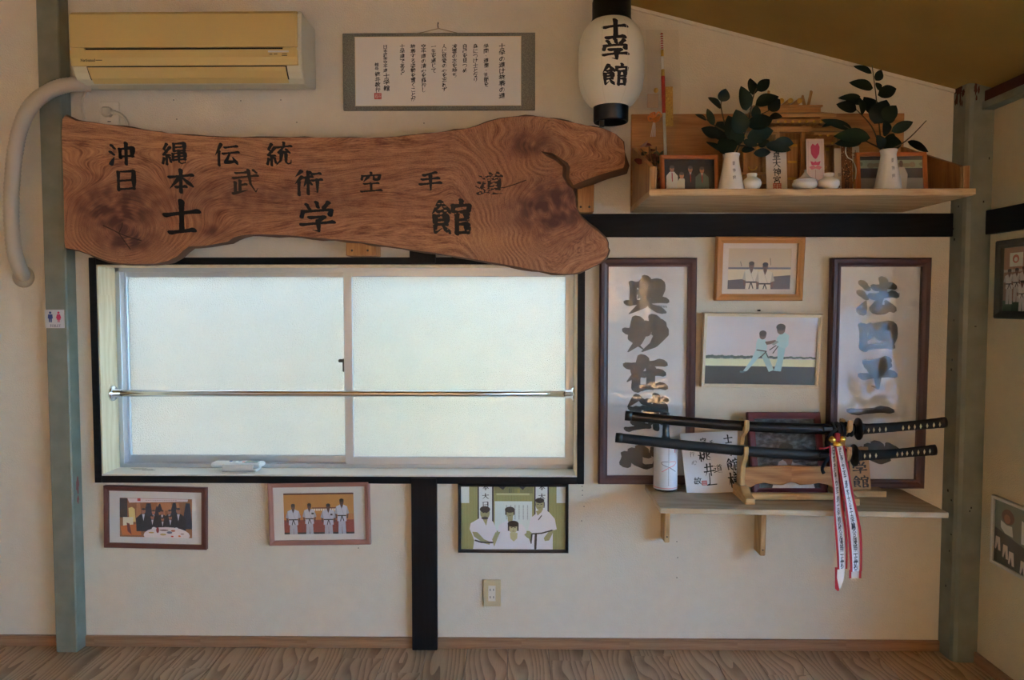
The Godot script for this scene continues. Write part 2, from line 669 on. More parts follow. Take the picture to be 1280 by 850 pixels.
	prism(bead, PackedVector2Array([Vector2(LEFT, slope(LEFT) - 0.012), Vector2(RIGHT, slope(RIGHT) - 0.012), Vector2(RIGHT, slope(RIGHT)), Vector2(LEFT, slope(LEFT))]), 0.0, 0.008)
	structure("trim_1", bead, M.wall, "thin pale bead between wall and sloping ceiling")
	# skirting boards
	var y1 := 0.040
	for e in [["baseboard_front", LEFT, -1.714], ["baseboard_middle", -1.634, -0.405], ["baseboard_right", -0.312, 1.543]]:
		var b := flat()
		span(b, Vector3(e[1], 0, 0), Vector3(e[2], y1, 0.012), 0.0015)
		structure(e[0], b, M.skirt, {"baseboard_front": "brown wooden baseboard left of the grey-green post", "baseboard_middle": "brown wooden baseboard between grey-green post and black post", "baseboard_right": "brown wooden baseboard between black post and corner column"}[e[0]])
	var bs := flat()
	span(bs, Vector3(RIGHT - 0.012, 0, 0.09), Vector3(RIGHT, y1, CORNER), 0.0015)
	structure("baseboard_side", bs, M.skirt, "brown wooden baseboard along the short papered side wall")
	# glazed sliding doors in the far right wall: what the framed sheets mirror
	glazing("window_2", "wide low aluminium sliding window with milky lower panes in the far right wall", Transform3D(Basis.IDENTITY, Vector3(FAR + 0.08, op[2], op[0])), op[1] - op[0], op[3] - op[2], M.milky)


# Four sliding sashes in a frame; local z runs along the opening, y up.
func glazing(called: String, label: String, place: Transform3D, wl: float, hh: float, gm: Material) -> void:
	var wn := Node3D.new()
	wn.name = called
	add_child(wn)
	wn.transform = place
	tag(wn, label, "window", "", "structure")
	var f := flat()
	for y in [0.02, hh - 0.02]:
		box(f, Vector3(0, y, wl / 2), Vector3(0.07, 0.04, wl))
	for z in [0.02, wl - 0.02]:
		box(f, Vector3(0, hh / 2, z), Vector3(0.07, hh, 0.04))
	obj("window_frame", f, M.aluminium, wn)
	for k in 4:
		var z0 := 0.04 + (wl - 0.08) / 4.0 * k
		var z1 := 0.04 + (wl - 0.08) / 4.0 * (k + 1)
		var s := flat()
		for z in [z0 + 0.025, z1 - 0.025]:
			box(s, Vector3(-0.01, hh / 2, z), Vector3(0.03, hh - 0.08, 0.05), 0.003)
		for y in [0.07, hh * 0.55, hh - 0.07]:
			box(s, Vector3(-0.01, y, (z0 + z1) / 2), Vector3(0.03, 0.055, z1 - z0 - 0.1), 0.003)
		var sash := obj("sash", s, M.aluminium, wn)
		var g := flat()
		span(g, Vector3(-0.012, 0.09, z0 + 0.045), Vector3(-0.008, hh * 0.55 - 0.02, z1 - 0.045))
		obj("glass_pane", g, gm, sash)
		var g2 := flat()
		span(g2, Vector3(-0.012, hh * 0.55 + 0.02, z0 + 0.045), Vector3(-0.008, hh - 0.09, z1 - 0.045))
		obj("glass_pane", g2, M.pane, sash)


# ---------------------------------------------------------------- the frosted window
func build_window() -> void:
	var w := thing("window_1", "aluminium sliding window with two frosted panes in black casing", "window", Vector3((WIN[0] + WIN[1]) / 2, WIN[2], 0))
	w.set_meta("kind", "structure")
	var o := w.position
	var x0: float = WIN[0] - o.x
	var x1: float = WIN[1] - o.x
	var h: float = WIN[3] - WIN[2]
	# black casing boards on the wall
	var cw := 0.026
	var d := 0.018
	for e in [[Vector3(x0 - cw, -cw, 0), Vector3(x0, h + cw, d)], [Vector3(x1, -cw, 0), Vector3(x1 + cw, h + cw, d)], [Vector3(x0, h, 0), Vector3(x1, h + cw, d)], [Vector3(x0, -cw, 0), Vector3(x1, 0, d)]]:
		var st := flat()
		span(st, e[0], e[1], 0.0015)
		obj("casing", st, M.black_wood, w, "black stained casing board")
	# lining boards of the opening
	var lin := [[Vector3(x0, 0, -0.16), Vector3(x0 + 0.006, h, d - 0.003), M.jamb, "jamb_lining"], [Vector3(x1 - 0.006, 0, -0.16), Vector3(x1, h, d - 0.003), M.jamb, "jamb_lining"], [Vector3(x0, h - 0.006, -0.16), Vector3(x1, h, d - 0.003), M.jamb, "head_lining"], [Vector3(x0, 0, -0.16), Vector3(x1, 0.006, d - 0.002), M.sill, "window_sill"]]
	for e in lin:
		var st := flat()
		span(st, e[0], e[1], 0.001)
		obj(e[3], st, e[2], w)
	# outer aluminium frame
	x0 += 0.006
	x1 -= 0.006
	var fr := flat()
	var fz0 := -0.16
	var fz1 := -0.098
	span(fr, Vector3(x0, 0.006, fz0), Vector3(x0 + 0.018, h - 0.006, fz1), 0.001)
	span(fr, Vector3(x1 - 0.018, 0.006, fz0), Vector3(x1, h - 0.006, fz1), 0.001)
	span(fr, Vector3(x0, 0.006, fz0), Vector3(x1, 0.020, fz1), 0.001)
	span(fr, Vector3(x0, h - 0.022, fz0), Vector3(x1, h - 0.006, fz1), 0.001)
	obj("window_frame", fr, M.aluminium, w)
	# two sashes: the left one runs in the outer track
	var mid := at(436.0, 450.0, -0.11).x - o.x
	var half := 0.017
	for e in [[x0 + 0.012, mid + half, -0.142, "outer"], [mid - half, x1 - 0.012, -0.115, "inner"]]:
		var a: float = e[0]
		var b: float = e[1]
		var z: float = e[2]
		var s := flat()
		var lo := 0.018
		var hi := h - 0.018
		var st1 := half * 2 if e[3] == "inner" else 0.016
		var st2 := half * 2 if e[3] == "outer" else 0.020
		span(s, Vector3(a, lo, z - 0.012), Vector3(a + st1, hi, z + 0.012), 0.002)
		span(s, Vector3(b - st2, lo, z - 0.012), Vector3(b, hi, z + 0.012), 0.002)
		span(s, Vector3(a, lo, z - 0.012), Vector3(b, lo + 0.030, z + 0.0115), 0.002)
		span(s, Vector3(a, hi - 0.022, z - 0.012), Vector3(b, hi, z + 0.0115), 0.002)
		var sash := obj("sash", s, M.aluminium, w)
		var g := flat()
		span(g, Vector3(a + st1 - 0.004, lo + 0.026, z - 0.002), Vector3(b - st2 + 0.004, hi - 0.018, z + 0.002))
		obj("frosted_pane", g, M.frosted, sash, "frosted glass pane with fine grain")
	# crescent lock at the meeting stile
	var lc := at(427, 455, -0.11) - o
	var k := flat()
	box(k, Vector3(mid - half - 0.004, lc.y - 0.006, -0.125), Vector3(0.012, 0.05, 0.012), 0.002)
	box(k, Vector3(mid - half - 0.013, lc.y + 0.012, -0.118), Vector3(0.022, 0.012, 0.016), 0.003)
	obj("crescent_lock", k, M.screw, w)
	# pencil marks of wear on the sill
	var marks := flat()
	for e in [[0.085, -0.075, 0.06], [0.11, -0.06, 0.075], [0.135, -0.05, 0.05]]:
		box(marks, Vector3(x0 + e[0], 0.0062, e[1]), Vector3(e[2], 0.0006, 0.004), 0.0, Transform3D.IDENTITY)
	obj("scratch_marks", marks, mat(shade(110, 104, 96), 0.8), w)
	# stainless pull-up bar between the jambs
	var by := at(430, 492, -0.06).y
	var bar := thing("steel_bar", "stainless steel bar with round flanges across the frosted window", "bar", Vector3(o.x, by, -0.06))
	var tb := smooth()
	tube(tb, [Vector3(x0 + 0.003, 0, 0), Vector3(x0 + 0.6, 0, 0), Vector3(x1 - 0.6, 0, 0), Vector3(x1 - 0.003, 0, 0)], 0.0125, 20)
	obj("tube", tb, M.chrome, bar)
	for e in [[x0, 1.0], [x1, -1.0]]:
		var fl := smooth()
		tube(fl, [Vector3(e[0], 0, 0), Vector3(e[0] + 0.005 * e[1], 0, 0), Vector3(e[0] + 0.009 * e[1], 0, 0), Vector3(e[0] + 0.011 * e[1], 0, 0), Vector3(e[0] + 0.034 * e[1], 0, 0)], [0.030, 0.029, 0.025, 0.0155, 0.015], 24)
		obj("flange", fl, M.chrome, bar)


func build_outside() -> void:
	structure("ground", boxed(Vector3(0, -0.35, 0), Vector3(80, 0.1, 80)), mat(shade(62, 60, 58), 0.95), "dark asphalt ground around the building")
	structure("ground_apron_added", boxed(Vector3(13.6, -0.29, 3.0), Vector3(20, 0.02, 24)), mat(shade(84, 88, 94), 0.95), "added grey slab setting the ground bounce into the side window")  # unseen slab, added to set the light bounced onto the side panes
	structure("ground_path", boxed(Vector3(-0.6, -0.29, -0.9), Vector3(16, 0.02, 1.4)), mat(shade(214, 204, 186), 0.95), "pale concrete path in the alley outside the frosted window")
	structure("roof_sun_block", boxed(Vector3(-0.8, 2.98, -0.50), Vector3(16.0, 0.08, 0.72)), mat(shade(120, 118, 116), 0.8), "added eave keeping direct sun out of the alley at the frosted window")  # unseen overhang, added to shade the alley from the sun
	structure("wall_sun_block", boxed(Vector3(-6.4, 1.35, -0.08), Vector3(6.0, 3.3, 0.16)), M.wall, "added outer wall keeping sun out of the alley to the left of the hall")  # unseen wall, added to stop sun reaching the alley's left end
	structure("wall_sky_block", boxed(Vector3(-0.4, 1.2, BACK + 2.6), Vector3(16.0, 3.0, 0.15)), mat(shade(150, 116, 80), 0.9), "added brown wall screening low sky from the windows behind the viewer")  # unseen screen, added so the rear windows pass sun but little sky
	var nb := thing("neighbour_house", "unseen pale house wall set close to dim and tint the frosted panes", "house", Vector3(-0.8, -0.3, -1.62))  # unseen wall, placed near and made long to hold back sky light
	obj("lower_wall", boxed(Vector3(0, 1.0, -0.1), Vector3(30.0, 2.0, 0.2)), mat(NEAR_WALL, 0.9), nb)
	obj("sky_tint_siding", boxed(Vector3(0, 4.0, -0.08), Vector3(30.0, 4.0, 0.2)), mat(SKY_TINT_WALL, 0.9), nb)  # blue put into the siding so the pane tops look sky-lit
	var c := at(556, 462, -1.55)
	var ht := thing("glow_box", "added pale yellow box making the glow behind the right pane", "glow box", Vector3(c.x, c.y - 0.30, -1.62))  # no real appliance: pale box put in to make the warm glow
	obj("glow_body", boxed(Vector3(0, 0.30, 0.05), Vector3(0.62, 0.62, 0.10), 0.015), mat(shade(255, 246, 196), 0.5), ht)
	obj("glow_stub", boxed(Vector3(0, 0.5, 0.11), Vector3(0.12, 0.06, 0.03), 0.006), M.aluminium, ht)


# ---------------------------------------------------------------- posts and beams
func build_posts_and_beams() -> void:
	# grey-green steel post on the left
	var st := flat()
	span(st, Vector3(-1.714, 0, 0), Vector3(-1.634, 2.86, 0.062), 0.004)
	var p := thing("steel_post", "grey-green painted steel post beside the air conditioner", "post")
	p.position = Vector3(-1.674, 0, 0)
	var body := obj("shaft", st, M.steel, p)
	body.position = -p.position
	for e in [[0.615, 0.034, 0.009], [0.562, 0.016, 0.006]]:
		var sf := flat()
		blot(sf, Vector2(0.031, e[0]), Vector2(e[2], e[1]), 3, Transform3D(Basis(Vector3(0, 0, 1), Vector3(0, 1, 0), Vector3(1, 0, 0)), Vector3(-1.6339, 0, 0) - p.position), 0.0006)
		obj("red_scuff", sf, mat(shade(150, 84, 76), 0.7), p)
	# steel column in the right corner
	var c := thing("corner_column", "scuffed grey-green steel column in the right corner", "column", Vector3(1.59, 0, 0.05))
	var cs := flat()
	var pr := PackedVector2Array([Vector2(1.543, 0), Vector2(1.543, -0.072), Vector2(1.548, -0.086), Vector2(1.56, -0.094), Vector2(1.629, -0.094), Vector2(1.629, 0)])
	prism(cs, pr, 0.0, 2.06, Transform3D(Basis(Vector3.RIGHT, -PI / 2), Vector3.ZERO))
	var cb := obj("shaft", cs, M.steel, c)
	cb.position = -c.position
	# rust runs on the column head: (z or x, y, half width, half height)
	var left_face := Transform3D(Basis(Vector3(0, 0, 1), Vector3(0, 1, 0), Vector3(-1, 0, 0)), Vector3(1.5429, 0, 0) - c.position)
	for e in [[0.030, 2.036, 0.026, 0.016], [0.020, 2.010, 0.006, 0.022], [0.040, 2.006, 0.005, 0.030], [0.056, 2.020, 0.010, 0.014], [0.050, 1.985, 0.004, 0.013], [0.012, 2.0, 0.006, 0.012]]:
		var rs := flat()
		blot(rs, Vector2(e[0], e[1]), Vector2(e[2], e[3]), int(e[1] * 1000), left_face, 0.0008)
		obj("rust_stain", rs, M.rust, c, "brown rust stain at the head of the column")
	var front_face := Transform3D(Basis.IDENTITY, Vector3(0, 0, 0.0941) - c.position)
	for e in [[1.563, 2.022, 0.006, 0.022], [1.573, 2.02, 0.004, 0.016], [1.566, 1.992, 0.003, 0.012]]:
		var rs := flat()
		blot(rs, Vector2(e[0], e[1]), Vector2(e[2], e[3]), int(e[1] * 1000), front_face, 0.0008)
		obj("rust_stain", rs, M.rust, c, "brown rust stain at the head of the column")
	var kn := flat()
	rng.seed = 91
	for k in 16:
		var y := rng.randf_range(0.2, 1.9)
		if rng.randf() < 0.5:
			box(kn, Vector3(1.5428, y, rng.randf_range(0.01, 0.07)), Vector3(0.0006, rng.randf_range(0.004, 0.01), rng.randf_range(0.004, 0.01)))
		else:
			box(kn, Vector3(rng.randf_range(1.562, 1.62), y, 0.0942), Vector3(rng.randf_range(0.003, 0.008), rng.randf_range(0.003, 0.009), 0.0006))
	var ko := obj("paint_chip", kn, mat(shade(40, 36, 30), 0.8), c)
	ko.position = -c.position
	# beam where ceiling meets the side wall
	var bm := thing("ceiling_beam", "steel beam with dark brown web and pale lower flange along the side wall top", "beam", Vector3(1.6, 1.98, 0.35))
	obj("web", boxed(Vector3(0.012, 0.018, 0.0), Vector3(0.035, 0.036, 0.53), 0.002), M.rust, bm)  # web simply darker and browner than the flange
	obj("flange", boxed(Vector3(0.008, -0.016, 0.0), Vector3(0.044, 0.026, 0.53), 0.002), M.steel, bm)
	# black rail on the wall and round the corner
	var y0 := at(900, 296, 0.02).y
	var y1 := at(900, 267, 0.02).y
	var rb := flat()
	span(rb, Vector3(at(716, 280, 0.02).x, y0, 0), Vector3(1.543, y1, 0.02), 0.002)
	structure("trim_2", rb, M.black_wood, "black horizontal rail under the god shelf")
	var rb2 := flat()
	span(rb2, Vector3(RIGHT - 0.02, y0, 0.094), Vector3(RIGHT, y1, CORNER), 0.002)
	structure("trim_3", rb2, M.black_wood, "black horizontal rail on the short side wall")
	# black post below and above the window
	var ps := flat()
	span(ps, Vector3(-0.405, 0, 0), Vector3(-0.312, WIN[2] - 0.006, 0.026), 0.002)
	structure("trim_4", ps, M.black_wood_up, "black upright post standing between the lower pictures")
	var ps2 := flat()
	span(ps2, Vector3(-0.405, WIN[3] + 0.004, 0), Vector3(-0.312, WIN[3] + 0.17, 0.026), 0.002)
	structure("trim_5", ps2, M.black_wood_up, "short black post piece above the window, behind the sign board")


# A ragged flat patch in local x, y; thick along z.
func blot(st: SurfaceTool, at2: Vector2, half: Vector2, sd: int, t: Transform3D, thick: float) -> void:
	var r := RandomNumberGenerator.new()
	r.seed = sd
	var poly := PackedVector2Array()
	for k in 18:
		poly.append(at2 + Vector2.from_angle(TAU * k / 18.0) * half * r.randf_range(0.65, 1.15))
	prism(st, poly, 0.0, thick, t)


# ---------------------------------------------------------------- air conditioner
func build_air_conditioner() -> void:
	var yellow := mat(shade(216, 188, 120), 0.42)
	var cream := mat(shade(212, 204, 176), 0.45)
	var a := thing("air_conditioner", "yellowed wall air conditioner above the sign board", "air conditioner", Vector3(at(231, 60, 0.18).x, 2.033, 0))
	var w := 0.785
	# profile in (z, y), extruded along x: basis maps x -> z, y -> y, z -> x
	var t := Transform3D(Basis(Vector3(0, 0, 1), Vector3(0, 1, 0), Vector3(-1, 0, 0)), Vector3.ZERO)
	var body := PackedVector2Array([Vector2(0, 0.022), Vector2(0.10, -0.002), Vector2(0.128, 0.004), Vector2(0.146, 0.018), Vector2(0.160, 0.036), Vector2(0.170, 0.055), Vector2(0.176, 0.10), Vector2(0.174, 0.222), Vector2(0.164, 0.235), Vector2(0, 0.235)])
	var st := flat()
	prism(st, body, -w / 2, w / 2, t, 0.004)
	obj("casing", st, cream, a)
	# front panel: upper sheet and lower strip with a slot between them
	var up := flat()
	prism(up, PackedVector2Array([Vector2(0.170, 0.1105), Vector2(0.184, 0.112), Vector2(0.182, 0.222), Vector2(0.170, 0.2335), Vector2(0.163, 0.2335)]), -w / 2 + 0.012, w / 2 - 0.003, t, 0.003)
	obj("front_panel", up, yellow, a)
	var low := flat()
	prism(low, PackedVector2Array([Vector2(0.164, 0.054), Vector2(0.177, 0.053), Vector2(0.184, 0.078), Vector2(0.1845, 0.1035), Vector2(0.174, 0.1035)]), -w / 2 + 0.012, w / 2 - 0.003, t, 0.002)
	obj("lower_panel", low, yellow, a)
	for sx in [-1.0, 1.0]:
		var j := flat()
		box(j, Vector3(sx * (w / 2 - 0.034) - 0.004, 0.107, 0.178), Vector3(0.046, 0.009, 0.010), 0.001)
		obj("panel_bridge", j, yellow, a)
	obj("air_slot", boxed(Vector3(-0.004, 0.107, 0.1745), Vector3(w - 0.115, 0.0095, 0.004)), M.dark_gap, a)  # near-black strip colours in the shade inside the panel gap
	# outlet flap between pale end cheeks
	var gap := flat()
	prism(gap, PackedVector2Array([Vector2(0.125, 0.006), Vector2(0.1475, 0.018), Vector2(0.1615, 0.036), Vector2(0.1715, 0.0545), Vector2(0.13, 0.0545)]), -w / 2 + 0.052, w / 2 - 0.052, t)
	obj("outlet_slot", gap, M.dark_gap, a)
	var flap := flat()
	prism(flap, PackedVector2Array([Vector2(0.134, 0.006), Vector2(0.151, 0.019), Vector2(0.165, 0.037), Vector2(0.173, 0.0495), Vector2(0.168, 0.0495), Vector2(0.158, 0.037), Vector2(0.146, 0.021), Vector2(0.129, 0.008)]), -w / 2 + 0.056, w / 2 - 0.056, t)
	obj("flap", flap, yellow, a)
	# printing on the strip
	var lt := flat()
	box(lt, Vector3(0.318, 0.096, 0.1848), Vector3(0.07, 0.006, 0.001), 0.0)
	obj("display_window", lt, mat(shade(226, 222, 216), 0.2), a)
	text_mesh("National", Vector3(-0.353, 0.069, 0.1845), 0.0115, M.black, a, true)
	for e in [[-0.29, 0.0695, 0.022], [0.292, 0.087, 0.010], [0.308, 0.0875, 0.012], [0.338, 0.0875, 0.018], [0.338, 0.082, 0.018]]:
		var d := flat()
		box(d, Vector3(e[0], e[1], 0.1848), Vector3(e[2], 0.0022, 0.0006))
		obj("display_print", d, mat(shade(70, 62, 48), 0.6), a)
	# refrigerant hose cover, ribbed, running left and down into the wall
	var h := thing("pipe_hose", "ribbed beige hose curving from the air conditioner into the wall", "hose", at(30, 346, 0.0))
	var o := h.position
	var path := curve([at(112, 106, 0.10), at(86, 106, 0.135), at(62, 114, 0.135), at(40, 131, 0.125), at(26, 158, 0.11), at(19, 190, 0.10), at(15, 230, 0.095), at(14, 270, 0.09), at(17, 310, 0.07), at(24, 334, 0.04), at(31, 346, 0.004)], 14)
	var pts := []
	var rad := []
	for i in path.size():
		pts.append(path[i] - o)
		rad.append(0.0245 + (0.0011 if i % 2 == 0 else -0.0011))
	var hs := smooth()
	tube(hs, pts, rad, 16)
	obj("sleeve", hs, mat(shade(196, 182, 160), 0.45), h)
	var cap := smooth()
	tube(cap, [Vector3(0, 0, 0), Vector3(0, 0, 0.006), Vector3(0, 0, 0.012), Vector3(0, 0, 0.014)], [0.040, 0.0395, 0.034, 0.02], 28)
	obj("wall_collar", cap, mat(shade(186, 174, 156), 0.5), h)
	# supply cord to a wall socket
	var s := thing("wall_socket", "white wall socket with plug half hidden above the sign board", "socket", at(138, 148.5, 0.0))
	obj("plate", boxed(Vector3(0, 0, 0.004), Vector3(0.074, 0.12, 0.008), 0.003), mat(shade(226, 216, 198), 0.5), s)
	obj("slot", boxed(Vector3(0.0, -0.012, 0.0082), Vector3(0.012, 0.003, 0.001)), M.dark_gap, s)
	var pl := at(134, 140, 0.02) - s.position
	var pg := flat()
	box(pg, Vector3(pl.x, pl.y, 0.022), Vector3(0.032, 0.034, 0.028), 0.006)
	box(pg, Vector3(pl.x + 0.02, pl.y - 0.002, 0.022), Vector3(0.03, 0.014, 0.014), 0.004)
	var plug := obj("plug", pg, mat(shade(204, 192, 172), 0.5), s)
	var cd := smooth()
	tube(cd, curve([Vector3(pl.x + 0.02, pl.y - 0.002, 0.024), Vector3(pl.x + 0.045, pl.y - 0.006, 0.026), Vector3(pl.x + 0.068, pl.y - 0.026, 0.026), Vector3(pl.x + 0.076, pl.y - 0.06, 0.02), Vector3(pl.x + 0.076, pl.y - 0.10, 0.02)], 6), 0.0052, 8)
	obj("cord", cd, mat(shade(204, 192, 172), 0.5), plug)
	var c2 := thing("power_cord", "thin beige cord looping down from the air conditioner behind the board", "cord", at(104, 150, 0.03))
	var cc := smooth()
	var cp := []
	for e in [[117, 110, 0.06], [108, 114, 0.04], [103, 124, 0.03], [103, 140, 0.03], [107, 158, 0.03], [109, 175, 0.03]]:
		cp.append(at(e[0], e[1], e[2]) - c2.position)
	tube(cc, curve(cp, 6), 0.0042, 8)
	obj("cable", cc, mat(shade(206, 194, 172), 0.5), c2)


func text_mesh(what: String, where: Vector3, size: float, m: Material, parent: Node3D, bold := false) -> MeshInstance3D:
	var f := SystemFont.new()
	f.font_names = PackedStringArray(["Droid Serif" if bold else "Droid Sans"])
	f.font_weight = 700 if bold else 400
	var tm := TextMesh.new()
	tm.text = what
	tm.font = f
	tm.font_size = 32
	tm.pixel_size = size / 32.0
	tm.depth = 0.0005
	tm.horizontal_alignment = HORIZONTAL_ALIGNMENT_LEFT
	var o := put("lettering", tm, m, parent)
	o.position = where
	return o


# ---------------------------------------------------------------- sign board
const BOARD := [78, 149, 95, 151, 130, 155, 165, 160, 200, 165, 240, 169.5, 300, 172, 360, 172, 420, 172, 480, 172, 520, 168.5, 550, 165, 575, 162, 595, 158, 610, 152, 625, 148, 640, 146, 665, 145.5, 685, 147, 710, 152, 735, 157, 755, 161, 770, 168, 779, 177, 781, 190, 781, 205, 779, 210, 765, 214, 748, 219, 732, 225, 722, 229, 717, 231.5, 711.5, 222, 712.5, 209, 709.5, 203.5, 700, 197.5, 690, 191, 676, 189, 682, 194.5, 694, 200.5, 703.5, 208.5, 703, 220, 709, 231, 716, 237, 719, 246, 720, 258, 725, 270, 735, 280, 748, 290, 757, 298, 760, 303, 759.5, 309, 761, 313, 758, 321, 751, 328, 740, 334, 725, 340, 708, 342.5, 690, 341, 665, 337, 640, 332, 610, 327, 580, 322, 550, 317, 520, 313, 490, 308, 460, 304, 440, 301, 400, 297.5, 357, 294, 318, 293, 300, 294.5, 292, 297, 285, 302, 272, 304.5, 258, 307, 245, 308, 236, 308, 229, 313, 222, 320, 210, 326, 195, 329.5, 175, 330, 150, 329, 135, 326, 115, 319, 97, 312.5, 82, 310, 80.5, 280, 79, 220]


func board_image() -> ImageTexture:
	var w := 2048
	var h := 598
	var src := Rect2(70, 140, 720, 210)
	var n1 := FastNoiseLite.new()
	n1.seed = 11
	n1.frequency = 0.012
	n1.fractal_type = FastNoiseLite.FRACTAL_NONE
	var n2 := FastNoiseLite.new()
	n2.seed = 12
	n2.frequency = 0.09
	var n3 := FastNoiseLite.new()
	n3.seed = 13
	n3.frequency = 0.03
	n3.fractal_octaves = 2
	var im := Image.create(w, h, false, Image.FORMAT_RGB8)
	var lightc := shade(198, 148, 110)
	var midc := shade(166, 116, 86)
	var darkc := shade(112, 70, 54)
	var purple := shade(84, 52, 50)
	var gold := shade(214, 166, 116)
	for y in h:
		for x in w:
			var u := src.position.x + (x + 0.5) * src.size.x / w
			var v := src.position.y + (y + 0.5) * src.size.y / h
			# growth rings: straight along the plank, curling round two knots and the forked end
			var wob := lerpf(n1.get_noise_2d(u * 0.35, v * 1.5) * 0.7, n1.get_noise_2d(u, v * 2.0), smoothstep(520.0, 680.0, u))
			var s0 := v * 0.9 + 16.0 * wob + 0.00012 * (u - 330.0) * (u - 330.0)
			var d1 := Vector2((u - 672.0) * 0.8, v - 262.0).length()
			var d2 := Vector2((u - 690.0) * 0.7, (v - 190.0) * 1.2).length()
			var d3 := Vector2((u - 150.0) * 0.75, v - 285.0).length()
			var w1 := smoothstep(560.0, 690.0, u)
			var s1 := lerpf(d1, d2, smoothstep(236.0, 206.0, v)) * 1.1 + 16.0 * wob
			var w3 := exp(-d3 * d3 / 3400.0)
			var s := lerpf(lerpf(s0, s1, w1), d3 * 1.2 + 10.0 * wob, w3)
			var ring := sin(s * 0.42 + 2.5 * n3.get_noise_2d(u * 0.25, v * 1.2)) * (0.55 + 0.9 * n1.get_noise_2d(u * 2.0 + 40.0, v * 2.0))
			var fine := n2.get_noise_2d(s * 5.0 + 300.0, (u * 0.22 if w1 < 0.5 else u * 0.4 + v * 0.4))
			var pore := n2.get_noise_2d(u * 0.5 * (1.0 - w1) + u * 1.6 * w1, s * 13.0)
			var hair := n2.get_noise_2d(u * 2.2 + 700.0, s * 34.0)
			var g := clampf(0.5 + 0.17 * ring + 0.30 * fine + 0.42 * pore + 0.25 * hair, 0.0, 1.0)
			var c := midc.lerp(lightc, clampf(g * 2.4 - 1.15, 0.0, 1.0)).lerp(darkc, clampf(1.15 - g * 2.4, 0.0, 1.0))
			# heartwood blotches: dark stained burl around the knots
			var blot := 0.9 * exp(-(pow((u - 690.0) / 46.0, 2.0) + pow((v - 262.0) / 34.0, 2.0)))
			blot += 0.75 * exp(-(pow((u - 664.0) / 26.0, 2.0) + pow((v - 182.0) / 16.0, 2.0)))
			blot += 0.85 * exp(-(pow((u - 142.0) / 46.0, 2.0) + pow((v - 262.0) / 26.0, 2.0)))
			blot += 0.75 * exp(-(pow((u - 158.0) / 34.0, 2.0) + pow((v - 300.0) / 14.0, 2.0)))
			blot += 0.35 * exp(-(pow((u - 330.0) / 180.0, 2.0) + pow((v - 245.0) / 22.0, 2.0)))
			blot += 0.5 * exp(-(pow((u - 262.0) / 22.0, 2.0) + pow((v - 288.0) / 8.0, 2.0)))
			blot *= clampf(0.8 + 0.9 * n3.get_noise_2d(u * 1.5 + 90.0, v * 1.5) + 0.35 * ring, 0.0, 1.3)
			c = c.lerp(purple, clampf(blot * 1.1, 0.0, 0.92))
			var warm := 0.6 * exp(-(pow((u - 170.0) / 190.0, 2.0) + pow((v - 178.0) / 22.0, 2.0))) + 0.6 * exp(-(pow((u - 600.0) / 60.0, 2.0) + pow((v - 300.0) / 14.0, 2.0))) + 0.3 * exp(-(pow((u - 720.0) / 40.0, 2.0) + pow((v - 170.0) / 30.0, 2.0)))
			c = c.lerp(gold, clampf(warm * g, 0.0, 0.6))
			im.set_pixel(x, y, c)
	var pic := Pic.new(8, 8, src, Color.BLACK)
	pic.im = im
	pic.sc = Vector2(2048.0 / 720.0, 598.0 / 210.0)
	# open checks and bark in the wood
	var crack := shade(58, 38, 30)
	for l in [[125, 281, 138, 287, 145, 291, 158, 296, 173, 300], [145, 291, 149, 283, 150, 278], [145, 291, 152, 301, 159, 311], [600, 234, 614, 236, 630, 235, 643, 231, 657, 226], [594, 233, 608, 240, 620, 242]]:
		pic.line(l, 1.1, crack)
	# painted characters, some worn thin
	var ink := shade(22, 24, 30)
	var faded := shade(52, 44, 40)
	for e in [["沖", 152, 192, 30, ink], ["縄", 217, 192, 30, ink], ["伝", 283, 193, 31, ink], ["統", 349, 193, 31, ink], ["日", 156, 225, 27, ink], ["本", 225, 226, 32, ink], ["武", 306, 227, 33, faded], ["術", 385, 228, 34, shade(34, 33, 36)], ["空", 464, 228, 27, shade(34, 33, 36)], ["手", 538, 228, 27, shade(34, 33, 36)], ["道", 613, 231, 32, faded], ["士", 225, 271, 46, ink], ["学", 396, 272, 44, ink], ["館", 564, 272, 50, shade(40, 38, 38)]]:
		var z: float = e[3]
		write(pic, e[0], e[1] - z / 2, e[2] - z * 0.46, z, z * 0.92, 14.5 if e[0] in ["日", "本", "手", "沖", "士"] else 11.5, e[4])
	# where paint has flaked off 道 and 館
	rng.seed = 5
	for k in 150:
		var q := Vector2(rng.randf_range(598, 628), rng.randf_range(217, 246)) if k < 105 else Vector2(rng.randf_range(540, 590), rng.randf_range(250, 294))
		var px := Vector2i(clampi(int((q.x - 70) * pic.sc.x), 0, 2047), clampi(int((q.y - 140) * pic.sc.y), 0, 597))
		var tone := im.get_pixel(clampi(px.x - 60, 0, 2047), px.y)
		if tone.r > 0.3:
			pic.ell(q.x, q.y, rng.randf_range(0.5, 2.1), rng.randf_range(0.4, 1.0), tone)
	return pic.tex()


